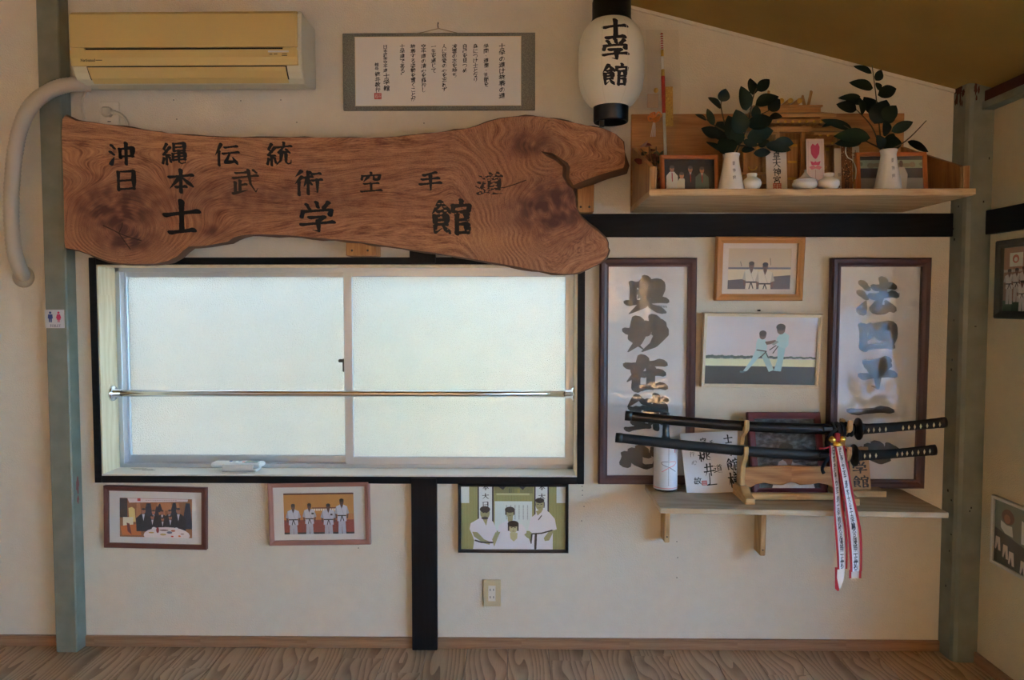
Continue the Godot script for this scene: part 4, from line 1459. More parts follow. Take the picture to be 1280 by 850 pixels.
	p.ell(585, 238, 28, 34, skin)
	p.ell(585, 224, 30, 24, hair)
	p.line([540, 358, 620, 368, 575, 420], 9.0, hair)
	p.line([612, 370, 640, 420], 8.0, hair)
	p.pts([745, 205, 800, 235, 798, 320, 770, 345, 705, 325, 700, 260], gi)
	p.pts([712, 325, 775, 345, 760, 460, 750, 530, 690, 525, 715, 430], ph(128, 158, 160))
	p.pts([700, 280, 720, 290, 680, 320, 660, 310], ph(110, 120, 116))
	p.ell(732, 190, 34, 40, skin)
	p.ell(730, 172, 38, 28, hair)
	p.line([700, 318, 648, 356], 8.0, hair)
	p.line([716, 324, 676, 382], 8.0, hair)
	p.pts([410, 530, 450, 530, 446, 546, 412, 544], ph(70, 96, 100))
	picture("framed_photo", "white-framed photograph of two people sparring on a shore", Vector3(at(948.5, 484, 0.012).x, at(948, 484.5, 0.012).y, 0.004), 0.425, 0.272, 0.013, 0.02, mat(shade(222, 206, 178), 0.45), p.tex(), {"rot": Vector3(deg_to_rad(4.0), 0, deg_to_rad(-0.8)), "wavy": 0.0016, "seed": 23, "category": "photograph"})
	var pin := thing("wall_pin", "small dark screw above the white-framed sparring photograph", "screw", at(947.5, 388, 0.0))
	var ps := smooth()
	tube(ps, [Vector3(0, 0, 0), Vector3(0, 0, 0.02), Vector3(0, 0, 0.022)], [0.003, 0.0035, 0.001], 8)
	obj("head", ps, M.screw, pin)
	# 6, 7: on the short side wall; they face left, their own left edge is nearest the corner
	p = Pic.new(480, 380, Rect2(180, 135, 560, 580), ph(132, 100, 82))
	p.rect(180, 335, 740, 620, ph(150, 146, 138))
	p.rect(180, 360, 740, 640, ph(118, 92, 76))
	p.rect(180, 620, 740, 715, ph(40, 66, 44))
	p.rect(230, 185, 345, 310, ph(186, 180, 168))
	p.ell(284, 240, 28, 38, ph(150, 80, 66))
	p.ell(284, 246, 16, 20, ph(196, 186, 172))
	p.rect(376, 148, 418, 380, ph(190, 186, 176))
	write_column(p, "正武会大心", 397, 166, 26, 42, 12.0, ph(40, 38, 36))
	for e in [[232, 330, 46], [296, 325, 44], [358, 315, 44], [425, 312, 44], [490, 318, 46], [556, 322, 46], [620, 318, 46], [690, 322, 46]]:
		suit_figure(p, e[0], e[1], e[2], ph(166, 162, 156), ph(92, 64, 52), ph(34, 28, 26), ph(30, 28, 28), 0.85)
	for e in [[345, 440, 40], [425, 405, 46], [510, 440, 42], [590, 430, 44], [670, 440, 42]]:
		suit_figure(p, e[0], e[1], e[2], ph(176, 172, 166), ph(92, 64, 52), ph(34, 28, 26), ph(30, 28, 28), 0.9)
	var y0 := 1.233
	picture("framed_photo", "olive-framed group photograph of people in white suits on the side wall", Vector3(RIGHT - 0.001, y0, 0.345), 0.37, 0.262, 0.026, 0.026, mat(shade(70, 66, 52), 0.5), p.tex(), {"rot": Vector3(0, -PI / 2, 0), "category": "photograph"})
	p = Pic.new(420, 360, Rect2(160, 150, 520, 560), ph(96, 100, 84))
	p.pts([160, 400, 680, 560, 680, 760, 160, 720], ph(44, 40, 36))
	p.ell(270, 270, 52, 66, ph(84, 50, 38))
	p.ell(264, 290, 26, 40, ph(130, 86, 64))
	p.pts([210, 320, 260, 345, 305, 340, 315, 430, 250, 425, 212, 385], ph(190, 182, 168))
	p.pts([380, 250, 460, 270, 450, 440, 380, 450], ph(186, 178, 166))
	p.ell(420, 220, 26, 36, ph(128, 88, 66))
	p.pts([540, 270, 620, 300, 600, 460, 530, 450], ph(60, 64, 76))
	p.ell(575, 240, 28, 38, ph(128, 88, 66))
	for e in [[190, 470], [255, 515], [305, 550], [400, 580], [500, 600], [600, 610]]:
		p.ell(e[0], e[1] - 4, 12, 16, ph(56, 40, 36))
		p.pts([e[0] - 18, e[1] + 10, e[0] + 18, e[1] + 10, e[0] + 26, e[1] + 130, e[0] + 6, e[1] + 130, e[0], e[1] + 60, e[0] - 14, e[1] + 130, e[0] - 24, e[1] + 120], ph(176, 162, 150))
	picture("framed_photo", "white-framed colour photograph low on the short side wall", Vector3(RIGHT - 0.001, at(1240, 703, 0.17).y, 0.335), 0.34, 0.236, 0.011, 0.014, mat(shade(216, 208, 196), 0.5), p.tex(), {"rot": Vector3(0, -PI / 2, 0), "category": "photograph"})


# ---------------------------------------------------------------- god shelf
func build_god_shelf() -> void:
	var base := 1.632
	var s := thing("god_shelf", "open pine wall shelf with back panel and low sloping sides", "shelf", Vector3(0.88, 1.612, 0.0))
	var o := s.position
	var add := func(called: String, a: Vector3, b: Vector3, m: Material, bev := 0.0015) -> void:
		var st := flat()
		span(st, a - o, b - o, bev)
		obj(called, st, m, s)
	add.call("bottom_board", Vector3(0.392, 1.612, 0.0), Vector3(1.372, base, 0.42), M.pine)
	add.call("back_panel", Vector3(0.392, base, 0.0), Vector3(1.362, at(960, 142, 0.015).y, 0.015), M.honey)
	var t := Transform3D(Basis(Vector3(0, 0, 1), Vector3(0, 1, 0), Vector3(-1, 0, 0)), Vector3.ZERO)
	var prof := PackedVector2Array([Vector2(0.0, base), Vector2(0.405, base), Vector2(0.405, 1.704), Vector2(0.385, 1.704), Vector2(0.015, 1.842), Vector2(0.0, 1.842)])
	for e in [[0.397, 0.411], [1.352, 1.366]]:
		var st := flat()
		prism(st, prof, -e[1], -e[0], t, 0.001)
		var side := obj("side_panel", st, M.honey_up, s)
		side.position = -o
		for z in [0.386, 0.398]:
			var lip := flat()
			span(lip, Vector3(e[0] - 0.003, base, z - 0.004), Vector3(e[1] + 0.003, 1.704, z + 0.004), 0.001)
			var l := obj("edge_strip", lip, M.pine_up, side)
	add.call("front_lip", Vector3(0.388, 1.614, 0.418), Vector3(1.376, 1.6325, 0.424), M.pine)

	build_shrine(base)

	# white vases and evergreen branches
	var glaze := mat(shade(232, 224, 210), 0.2)
	glaze.clearcoat_enabled = true
	var k := 2.33 / FOCAL
	for e in [["left", 913.5, 194.0], ["right", 1109.5, 189.5]]:
		var p := at(e[1], 239, 0.385)
		var pic := Pic.new(512, 256, Rect2(0, 0, 100, 46), shade(232, 224, 210))
		write_column(pic, "御神前", 50.4, 11.0, 5.0, 9.0, 9.0, shade(104, 92, 78))
		var m := mat(Color.WHITE, 0.2)
		m.albedo_texture = pic.tex()
		m.clearcoat_enabled = true
		var v := thing("flower_vase", "white porcelain vase lettered down the front, beside the four-person photograph" if e[0] == "left" else "white porcelain vase lettered down the front, at the right end of the shelf", "vase", Vector3(p.x, base, 0.385), "white shrine vases")
		var st := smooth()
		var hh: float = 239.0 - e[2]
		var pr := []
		for q in [[16.2, 0.0], [16.4, 1.2], [15.6, 2.6], [14.6, 8], [12.6, 18], [10.6, 28], [9.2, 36], [8.8, 39], [9.4, 42.5], [10.2, 43.8], [10.0, 45], [8.8, 45.2], [7.8, 43.5], [7.2, 38], [0.1, 37.8]]:
			pr.append(Vector2(q[0] * k, q[1] * hh / 45.2 * k))
		pr.reverse()
		lathe(st, pr, 40)
		obj("vase_body", st, m, v)
		build_branch(e[0], Vector3(p.x, base + 42.0 * k, 0.385))

	# round jars and the lidded water bowl
	for e in [[940.0, 11.5, "white round jar with a short neck beside the left vase"], [1036.0, 13.0, "white round jar with a short neck beside the lidded bowl"]]:
		var p := at(e[0], 239, 0.392)
		var j := thing("porcelain_jar", e[2], "jar", Vector3(p.x, base, 0.389), "white shrine jars")
		var st := smooth()
		var r: float = e[1]
		lathe(st, [Vector2(0.1, 20.0) * k, Vector2(4.2, 20.0) * k, Vector2(5.0, 20.8) * k, Vector2(6.0, 20.6) * k, Vector2(6.2, 19.0) * k, Vector2(5.6, 16.5) * k, Vector2(6.6, 15.4) * k, Vector2(r * 0.86, 13.0) * k, Vector2(r, 9.5) * k, Vector2(r * 0.96, 6.0) * k, Vector2(r * 0.8, 2.6) * k, Vector2(r * 0.68, 1.0) * k, Vector2(r * 0.68, 0.0) * k], 36)
		obj("jar_body", st, glaze, j)
	var wp := at(1006, 239, 0.384)
	var wb := thing("water_bowl", "white lidded porcelain bowl with pointed knob", "bowl", Vector3(wp.x, base, 0.384))
	var st2 := smooth()
	lathe(st2, [Vector2(13.0, 12.0) * k, Vector2(14.8, 9.5) * k, Vector2(15.0, 7.0) * k, Vector2(13.4, 3.6) * k, Vector2(10.0, 1.2) * k, Vector2(8.0, 0.8) * k, Vector2(8.0, 0.0) * k], 36)
	obj("bowl_body", st2, glaze, wb)
	var st3 := smooth()
	lathe(st3, [Vector2(0.1, 26.0) * k, Vector2(1.0, 25.6) * k, Vector2(1.5, 24.4) * k, Vector2(1.0, 23.2) * k, Vector2(1.3, 22.4) * k, Vector2(3.6, 19.0) * k, Vector2(6.6, 16.0) * k, Vector2(10.6, 14.0) * k, Vector2(13.4, 13.0) * k, Vector2(13.6, 12.2) * k, Vector2(12.6, 11.8) * k], 36)
	obj("lid", st3, glaze, wb)

	build_charms(base)

	# photographs at both ends
	var orange := mat(shade(196, 112, 58), 0.45)
	var p1 := Pic.new(300, 170, Rect2(145, 660, 265, 145), ph(16, 14, 16, 1.9))
	for e in [[187, 706, 100, 1.0, 150, 140, 130], [238, 738, 80, 0.85, 150, 138, 120], [284, 708, 100, 1.0, 30, 28, 34], [345, 712, 100, 1.15, 62, 72, 66]]:
		var x: float = e[0]
		var y: float = e[1]
		var c: Color = ph(e[4], e[5], e[6], 1.7)
		p1.pts([x - 12, y + 14, x + 12, y + 14, x + 30 * e[3], y + 34, x + 32 * e[3], y + 100, x - 32 * e[3], y + 100, x - 30 * e[3], y + 34], c)
		p1.pts([x - 6, y + 14, x + 6, y + 14, x, y + 40], ph(140, 134, 130, 1.7))
		p1.line([x, y + 20, x + 1, y + 60], 5.0, ph(110, 36, 34, 1.7) if e[4] != 150 or x < 200 else c)
		p1.ell(x, y, 12, 16, ph(118, 84, 66, 1.7))
		p1.ell(x, y - 9, 12, 8, ph(60, 54, 50, 1.7))
	var a1 := at(862, 246, 0.335)
	picture("framed_photo", "orange-wood frame with four people in dark surroundings on the god shelf", Vector3(a1.x, base, 0.33), 0.185, 0.122, 0.0125, 0.014, orange, p1.tex(), {"rot": Vector3(deg_to_rad(-8), deg_to_rad(2), 0), "category": "photograph"})
	var p2 := Pic.new(300, 170, Rect2(436, 655, 325, 142), ph(46, 44, 40, 1.9))
	p2.rect(436, 670, 761, 704, ph(104, 112, 96, 1.7))
	for k2 in 9:
		p2.ell(440 + k2 * 38 + (k2 * 17) % 23, 686 + (k2 * 7) % 9, 14 + (k2 * 5) % 11, 9 + (k2 * 3) % 6, ph(80 + 6 * (k2 % 4), 88, 74, 1.7))
	p2.rect(436, 704, 761, 745, ph(34, 34, 36, 1.7))
	p2.rect(436, 745, 761, 800, ph(96, 92, 86, 1.7))
	p2.pts([640, 700, 668, 700, 684, 730, 672, 800, 640, 800, 634, 730], ph(130, 126, 120, 1.7))
	p2.ell(652, 686, 10, 14, ph(60, 48, 44, 1.7))
	var a2 := at(1114, 246, 0.30)
	picture("framed_photo", "orange-wood frame with a lone figure outdoors behind the right vase", Vector3(a2.x, base, 0.30), 0.222, 0.136, 0.0125, 0.014, orange, p2.tex(), {"rot": Vector3(deg_to_rad(-8), deg_to_rad(-2), 0), "category": "photograph"})


func build_shrine(base: float) -> void:
	var k := 0.0027
	var s := thing("miniature_shrine", "small three-roofed wooden shrine with gilded fittings", "shrine", Vector3(at(984, 240, 0.2).x, base, 0.17))
	var bx := func(called: String, c: Vector3, z: Vector3, m: Material) -> MeshInstance3D:
		return obj(called, boxed(c, z, 0.0012), m, s)
	bx.call("platform", Vector3(0, 0.012, 0.0), Vector3(0.46, 0.024, 0.19), M.cypress)
	bx.call("step", Vector3(0, 0.033, 0.0), Vector3(0.42, 0.018, 0.15), M.cypress)
	# main hall
	for x in [-0.043, 0.043]:
		bx.call("pillar", Vector3(x, 0.14, 0.045), Vector3(0.014, 0.196, 0.014), M.cypress_up)
	bx.call("back_wall", Vector3(0, 0.14, -0.045), Vector3(0.12, 0.196, 0.01), M.cypress_up)
	for x in [-0.0195, 0.0195]:
		var d: MeshInstance3D = bx.call("door", Vector3(x, 0.125, 0.012), Vector3(0.036, 0.15, 0.008), M.cypress_up)
		for y in [0.07, 0.125, 0.18]:
			obj("gilt_fitting", boxed(Vector3(x, y, 0.017), Vector3(0.03, 0.008, 0.003), 0.001), M.brass, d)
	bx.call("lintel", Vector3(0, 0.225, 0.045), Vector3(0.135, 0.018, 0.02), M.cypress)
	bx.call("eave_beam", Vector3(0, 0.243, 0.085), Vector3(0.225, 0.012, 0.014), M.cypress)
	for i in 10:
		var rf := smooth()
		var x := -0.103 + i * 0.0229
		tube(rf, [Vector3(x, 0.246, 0.03), Vector3(x, 0.239, 0.098)], 0.0042, 8)
		var r := obj("rafter", rf, M.cypress, s)
		var tip := smooth()
		tube(tip, [Vector3(x, 0.239, 0.0975), Vector3(x, 0.2385, 0.1005)], 0.0046, 8)
		obj("gilt_tip", tip, M.brass, r)
	for e in [1.0, -1.0]:
		for n in 3:
			var st := flat()
			var z0 := 0.034 * n
			var z1 := 0.034 * (n + 1) + 0.008
			prism(st, PackedVector2Array([Vector2(z0, 0.286 - z0 * 0.32), Vector2(z1, 0.286 - z1 * 0.32), Vector2(z1, 0.294 - z1 * 0.32 + n * 0.001), Vector2(z0, 0.294 - z0 * 0.32 + n * 0.001)]), -0.125, 0.125, Transform3D(Basis(Vector3(0, 0, e), Vector3(0, 1, 0), Vector3(1, 0, 0)), Vector3.ZERO), 0.0008)
			obj("roof_board", st, M.cypress, s)
	bx.call("ridge", Vector3(0, 0.296, 0), Vector3(0.222, 0.02, 0.036), M.cypress)
	bx.call("ridge_cap", Vector3(0, 0.309, 0), Vector3(0.232, 0.006, 0.046), M.cypress)
	for x in [-0.058, -0.029, 0.001, 0.031]:
		var lg := smooth()
		tube(lg, [Vector3(x, 0.320, -0.042), Vector3(x, 0.320, 0.042)], [0.0085, 0.0085], 14)
		var l := obj("ridge_log", lg, M.cypress, s)
		var cap := smooth()
		tube(cap, [Vector3(x, 0.320, 0.0415), Vector3(x, 0.320, 0.0445)], 0.0088, 14)
		obj("gilt_cap", cap, M.brass, l)
	for x in [-0.07, 0.07]:
		for e in [-1.0, 1.0]:
			var ch := flat()
			box(ch, Vector3(e * 0.003, 0.026, 0), Vector3(0.006, 0.072, 0.013), 0.001, Transform3D(Basis(Vector3.RIGHT, e * 0.55), Vector3(x, 0.302, 0)))
			obj("crossed_finial", ch, M.cypress_up, s)
	# side halls
	for sx in [-1.0, 1.0]:
		var cx: float = sx * 0.135
		for x in [-0.05, 0.012, 0.05]:
			bx.call("pillar", Vector3(cx + sx * x, 0.12, 0.045), Vector3(0.011, 0.16, 0.012), M.cypress_up)
		bx.call("back_wall", Vector3(cx, 0.12, -0.03), Vector3(0.13, 0.16, 0.01), M.cypress_up)
		var dr: MeshInstance3D = bx.call("door", Vector3(cx - sx * 0.02, 0.112, 0.02), Vector3(0.05, 0.13, 0.008), M.cypress_up)
		for e in [[-0.018, 0.165], [0.018, 0.165], [-0.018, 0.06], [0.018, 0.06]]:
			obj("gilt_corner", boxed(Vector3(cx - sx * 0.02 + e[0], e[1], 0.0252), Vector3(0.012, 0.012, 0.002), 0.0008), M.brass, dr)
		var lock := smooth()
		tube(lock, curve([Vector3(cx - sx * 0.02 - 0.014, 0.108, 0.027), Vector3(cx - sx * 0.02 - 0.008, 0.098, 0.028), Vector3(cx - sx * 0.02 + 0.008, 0.098, 0.028), Vector3(cx - sx * 0.02 + 0.014, 0.108, 0.027)], 4), 0.0022, 8)
		obj("gilt_latch", lock, M.brass, dr)
		bx.call("rail", Vector3(cx, 0.178, 0.05), Vector3(0.12, 0.010, 0.012), M.cypress)
		obj("gilt_knob", boxed(Vector3(cx, 0.178, 0.058), Vector3(0.008, 0.008, 0.004), 0.002), M.brass, s)
		for n in 2:
			var st := flat()
			box(st, Vector3(0, 0, 0), Vector3(0.15, 0.008, 0.06), 0.001, Transform3D(Basis(Vector3.RIGHT, 0.28), Vector3(cx, 0.222 - n * 0.012, 0.02 + n * 0.045)))
			obj("side_roof_board", st, M.cypress, s)
		bx.call("side_ridge", Vector3(cx, 0.232, 0.0), Vector3(0.15, 0.012, 0.03), M.cypress)
		for i in 5:
			var tip := smooth()
			var x := cx - 0.052 + i * 0.026
			tube(tip, [Vector3(x, 0.198, 0.085), Vector3(x, 0.1975, 0.091)], 0.0042, 8)
			obj("gilt_tip", tip, M.brass, s)
	# fence with gilded post caps
	for e in [[-0.21, 0.085], [-0.082, 0.09], [-0.064, 0.075], [0.064, 0.075], [0.2, 0.09]]:
		var pp: MeshInstance3D = bx.call("fence_post", Vector3(e[0], e[1] / 2 + 0.02, 0.085), Vector3(0.013, e[1], 0.013), M.cypress_up)
		var c := smooth()
		lathe(c, [Vector2(0.0003, 0.022), Vector2(0.0035, 0.017), Vector2(0.0052, 0.009), Vector2(0.0042, 0.002), Vector2(0.0052, 0.0)], 12, Vector3(e[0], e[1] + 0.02, 0.085))
		obj("gilt_cap", c, M.brass, pp)
	for e in [[-0.146, 0.115], [0.132, 0.125]]:
		for y in [0.045, 0.075]:
			bx.call("fence_rail", Vector3(e[0], y, 0.085), Vector3(e[1], 0.008, 0.007), M.cypress)


func build_charms(base: float) -> void:
	# paper talismans standing before the shrine
	var pic := Pic.new(200, 420, Rect2(0, 0, 65, 136), shade(226, 214, 200))
	write_column(pic, "皇大神宮", 33, 4, 24, 24.5, 11.0, shade(40, 34, 30))
	for x in [20, 34]:
		for y in [100, 112]:
			pic.rect(x, y, x + 12, y + 11, shade(196, 96, 74))
			pic.rect(x + 2, y + 4, x + 10, y + 5, shade(226, 214, 200))
			pic.rect(x + 5, y + 2, x + 6, y + 10, shade(226, 214, 200))
	talisman("white shrine talisman with large vertical black writing and red seals", at(971.5, 245, 0.295), base, 0.066, 0.145, pic.tex(), -7.0)
	var pic2 := Pic.new(160, 480, Rect2(0, 0, 55, 168), shade(236, 214, 206))
	var pink := shade(224, 92, 128)
	pic2.pts([14, 24, 20, 14, 28, 20, 36, 12, 42, 24, 40, 44, 32, 58, 28, 60, 22, 56, 15, 44], pink)
	pic2.pts([12, 66, 24, 70, 28, 66, 32, 70, 44, 66, 40, 78, 16, 78], pink)
	pic2.pts([8, 84, 22, 78, 28, 84, 34, 78, 48, 84, 40, 92, 28, 88, 16, 92], shade(232, 140, 150))
	pic2.line([27.5, 92, 27.5, 160], 1.2, shade(196, 150, 140))
	pic2.rect(6, 4, 7, 166, shade(214, 176, 168))
	pic2.rect(48, 4, 49, 166, shade(214, 176, 168))
	talisman("white talisman with a pink crest and knot", at(1020, 245, 0.285), base, 0.057, 0.185, pic2.tex(), -6.0)
	var pic3 := Pic.new(120, 420, Rect2(0, 0, 36, 160), shade(118, 74, 44))
	rng.seed = 33
	for i in 90:
		var c := shade(204, 178, 140) if rng.randf() < 0.5 else shade(64, 38, 26)
		pic3.ell(rng.randf_range(0, 36), rng.randf_range(0, 110), rng.randf_range(0.6, 2.0), rng.randf_range(0.8, 3.0), c)
	write_column(pic3, "大神宮御前", 18, 62, 18, 19, 12.0, shade(30, 24, 20))
	talisman("brown patterned talisman with vertical writing", at(1059, 245, 0.29), base, 0.036, 0.165, pic3.tex(), -5.0)
	var pic4 := Pic.new(100, 420, Rect2(0, 0, 28, 150), shade(214, 204, 190))
	write_column(pic4, "合心大", 14, 78, 11, 20, 11.0, shade(70, 62, 56))
	talisman("narrow white talisman with faint writing beside the brown one", at(1049.5, 245, 0.275), base, 0.030, 0.155, pic4.tex(), -5.0)
	var pic5 := Pic.new(100, 420, Rect2(0, 0, 28, 150), shade(206, 196, 182))
	write_column(pic5, "士心本大", 14, 12, 20, 26, 11.0, shade(60, 54, 50))
	talisman("narrow greyish talisman standing behind the brown one", at(1070, 245, 0.26), base, 0.026, 0.165, pic5.tex(), -5.0)
	var tw := thing("twisted_cord", "short pale twisted cord hanging over the brown talisman", "cord", Vector3(at(1063, 200, 0.31).x, base, 0.31))
	var cs := smooth()
	var cp := []
	for e in [[1058, 180], [1057, 190], [1060, 197], [1066, 201], [1070, 212], [1069, 224]]:
		cp.append(at(e[0], e[1], 0.312) - tw.position)
	tube(cs, curve(cp, 5), 0.0018, 8)
	obj("cord", cs, M.white, tw)

	# lucky arrow in a clear bag, leaning on the back panel
	var foot := Vector3(at(834, 210, 0.14).x, base, 0.14)
	var tip := at(827, 42, 0.05)
	var ar := thing("lucky_arrow", "white wooden shrine arrow with red wrapped end and bell", "arrow", foot)
	var d := tip - foot
	var parts := [[0.0, 0.52, 0.0052, M.white, "shaft"], [0.52, 0.74, 0.0068, mat(shade(196, 44, 40), 0.5), "red_wrapping"], [0.74, 0.78, 0.0064, M.brass, "gold_band"], [0.78, 0.86, 0.0048, M.white, "upper_shaft"], [0.86, 0.90, 0.0052, M.brass, "gold_band"], [0.90, 1.0, 0.0046, mat(shade(190, 40, 40), 0.5), "red_tip"]]
	for e in parts:
		var st := smooth()
		tube(st, [d * e[0], d * e[1]], e[2], 10)
		obj(e[4], st, e[3], ar)
	for i in 7:
		var rg := smooth()
		var q := d * (0.90 + i * 0.014)
		tube(rg, [q, q + d * 0.006], 0.0052, 10)
		obj("white_thread", rg, M.white, ar)
	var bell := smooth()
	var bp := at(820, 113, 0.10) - foot
	lathe(bell, [Vector2(0.0005, 0.009), Vector2(0.006, 0.0065), Vector2(0.009, 0.0), Vector2(0.006, -0.0065), Vector2(0.0005, -0.009)], 16, bp)
	obj("bell", bell, M.brass, ar, "small brass bell")
	var tag1 := flat()
	box(tag1, at(816, 126, 0.098) - foot, Vector3(0.038, 0.048, 0.003), 0.001)
	obj("wooden_tablet", tag1, mat(shade(206, 172, 136), 0.6), ar)
	var tg := Pic.new(80, 200, Rect2(0, 0, 24, 62), shade(196, 150, 62))
	rng.seed = 44
	for i in 70:
		tg.ell(rng.randf_range(0, 24), rng.randf_range(0, 62), rng.randf_range(0.4, 1.4), rng.randf_range(0.4, 1.4), shade(150, 92, 40) if i % 2 else shade(226, 190, 96))
	var tp := at(834, 158, 0.105) - foot
	var slip := obj("gold_slip", card(tp, 0.026, 0.135), print_mat(tg.tex(), 0.4), ar, "gold paper slip")
	slip.rotation.z = 0.02
	var knot := smooth()
	rng.seed = 55
	var kc := at(818, 147, 0.11) - foot
	for i in 9:
		var a := rng.randf() * TAU
		var r := Vector3(cos(a), sin(a) * 0.7, 0.3) * 0.022
		tube(knot, curve([kc, kc + r, kc + r.rotated(Vector3(0, 0, 1), 0.8), kc], 4), 0.0028, 6)
	obj("gold_knot", knot, mat(shade(214, 128, 62), 0.3, 0.6), ar, "copper-coloured cord knot")
	var tas := smooth()
	for i in 4:
		tube(tas, curve([kc, kc + Vector3(-0.006 + i * 0.003, -0.03, 0), kc + Vector3(-0.012 + i * 0.005, -0.065, 0.0)], 4), 0.0014, 6)
	obj("tassel", tas, mat(shade(220, 206, 200), 0.4), ar)
	var bag := thing("clear_bag", "clear plastic bag around the lucky arrow", "bag", foot + Vector3(-0.01, 0.012, 0.0))
	var bg := smooth()
	var film := mat(Color(1, 1, 1, 0.012), 0.05)
	film.transparency = BaseMaterial3D.TRANSPARENCY_ALPHA
	var nn := FastNoiseLite.new()
	nn.seed = 9
	nn.frequency = 14.0
	var o2 := bag.position
	for side in [-1.0, 1.0]:
		var g := []
		for j in 21:
			var row := []
			var v := lerpf(206.0, 37.0, j / 20.0)
			var zc := lerpf(0.145, 0.055, j / 20.0)
			for i in 9:
				var t := i / 8.0
				var wide := lerpf(0.35, 1.0, smoothstep(0.0, 0.55, j / 20.0))
				var u := lerpf(834.0, 827.5, j / 20.0) + (t - 0.5) * 41.0 * wide
				var bulge: float = side * 0.014 * sin(PI * t) * sin(PI * clampf(j / 20.0, 0.02, 0.98))
				row.append(at(u, v, zc) + Vector3(0, 0, bulge + 0.003 * nn.get_noise_2d(t * 0.3, j * 0.03 + side)) - o2)
			g.append(row)
		for j in 20:
			for i in 8:
				quad(bg, g[j][i], g[j][i + 1], g[j + 1][i + 1], g[j + 1][i], Vector3(0, 0, side))
	obj("film", bg, film, bag)

	# dried flowers in the left corner
	var fl := thing("dried_flowers", "bunch of dried flowers and leaves in the left end of the shelf", "flowers", Vector3(at(815, 230, 0.2).x, base, 0.2))
	rng.seed = 66
	var lm := leaf_mesh()
	for i in 26:
		var p := Vector3(rng.randf_range(-0.04, 0.045), rng.randf_range(0.06, 0.185), rng.randf_range(-0.05, 0.05))
		var m: Material = [mat(shade(150, 104, 84), 0.8), mat(shade(176, 132, 112), 0.8), mat(shade(92, 98, 68), 0.8), mat(shade(124, 58, 56), 0.8)][i % 4] if i < 4 else null
		var o3 := put("dried_petal", lm, m, fl)
		if i >= 4:
			o3.material_override = fl.get_child(i % 4).material_override
		o3.position = p
		o3.rotation = Vector3(rng.randf() * TAU, rng.randf() * TAU, rng.randf() * TAU)
		o3.scale = Vector3(0.022, 0.034, 0.03)
	for i in 5:
		var stm := smooth()
		tube(stm, [Vector3(0, 0.0, 0), Vector3(rng.randf_range(-0.03, 0.03), 0.09, rng.randf_range(-0.03, 0.03)), Vector3(rng.randf_range(-0.045, 0.045), 0.17, rng.randf_range(-0.03, 0.03))], 0.0018, 6)
		obj("stalk", stm, mat(shade(120, 92, 64), 0.8), fl)


func talisman(label: String, where: Vector3, base: float, w: float, h: float, t: Texture2D, lean: float) -> void:
	var s := thing("paper_talisman", label, "talisman", Vector3(where.x, base, where.z), "talismans before the shrine")
	s.rotation.x = deg_to_rad(lean)
	obj("card", boxed(Vector3(0, h / 2, -0.0012), Vector3(w, h, 0.0022), 0.0004), M.white, s)
	obj("print", card(Vector3(-w / 2, 0, 0.0002), w, h), print_mat(t, 0.7), s)


# One leaf: unit length along +y, unit width, slightly cupped, pointed.
var _leaf: ArrayMesh
func leaf_mesh() -> ArrayMesh:
	if _leaf:
		return _leaf
	var st := smooth()
	var n := 9
	var rows := []
	for i in n + 1:
		var t := i / float(n)
		var half := 0.5 * pow(sin(PI * pow(t, 0.82)), 0.75) if i > 0 and i < n else 0.01
		var bend := -0.14 * t * t
		rows.append([Vector3(-half, t, bend + half * half * 0.45), Vector3(0, t, bend), Vector3(half, t, bend + half * half * 0.45)])
	for i in n:
		for c in 2:
			quad(st, rows[i][c], rows[i][c + 1], rows[i + 1][c + 1], rows[i + 1][c], Vector3(0, 0, 1))
	st.generate_normals()
	_leaf = st.commit()
	return _leaf


# base x, base y, tip x, tip y, width: drawn from life at 4.47 per survey unit
const LEAVES_A := [[628, 262, 625, 163, 52], [655, 240, 727, 172, 46], [595, 350, 575, 213, 62], [645, 318, 775, 262, 56], [715, 345, 790, 285, 56], [645, 392, 650, 320, 38], [608, 440, 748, 385, 66], [718, 390, 792, 378, 40], [598, 500, 750, 462, 66], [575, 518, 662, 546, 30], [700, 540, 848, 568, 44], [752, 520, 864, 535, 44], [634, 588, 737, 582, 36], [566, 572, 640, 562, 30], [570, 480, 543, 346, 74], [535, 520, 498, 376, 72], [490, 505, 434, 412, 84], [548, 545, 528, 440, 62], [510, 595, 452, 498, 84], [448, 492, 342, 446, 46], [482, 592, 372, 516, 34], [452, 336, 388, 272, 36], [455, 300, 482, 228, 52], [412, 432, 374, 336, 30], [372, 402, 312, 368, 22], [600, 430, 690, 404, 50], [660, 545, 720, 520, 30]]
const LEAVES_B := [[490, 142, 392, 94, 32], [512, 182, 550, 122, 40], [497, 224, 374, 188, 46], [540, 236, 516, 192, 26], [524, 264, 636, 222, 52], [428, 272, 303, 278, 28], [442, 302, 352, 290, 36], [405, 348, 298, 308, 50], [440, 372, 430, 282, 46], [512, 372, 452, 268, 58], [505, 424, 576, 288, 84], [560, 402, 626, 320, 62], [552, 412, 634, 368, 42], [570, 492, 570, 408, 58], [600, 466, 724, 412, 44], [380, 452, 213, 398, 36], [300, 402, 214, 440, 20], [482, 502, 285, 482, 66], [440, 520, 288, 532, 44], [550, 562, 528, 488, 46], [602, 574, 622, 480, 60], [560, 572, 622, 470, 50], [690, 522, 814, 578, 34]]
const STEMS_A := [[530, 602, 555, 545, 600, 430, 640, 250, 692, 188], [530, 602, 480, 450, 452, 320, 470, 270], [480, 470, 412, 430, 345, 378], [560, 545, 640, 545, 760, 520], [600, 430, 650, 385, 720, 350]]
const STEMS_B := [[550, 582, 530, 420, 512, 250, 492, 95], [545, 578, 490, 440, 405, 345], [560, 584, 680, 520, 795, 406], [545, 562, 450, 515, 380, 460, 300, 410]]


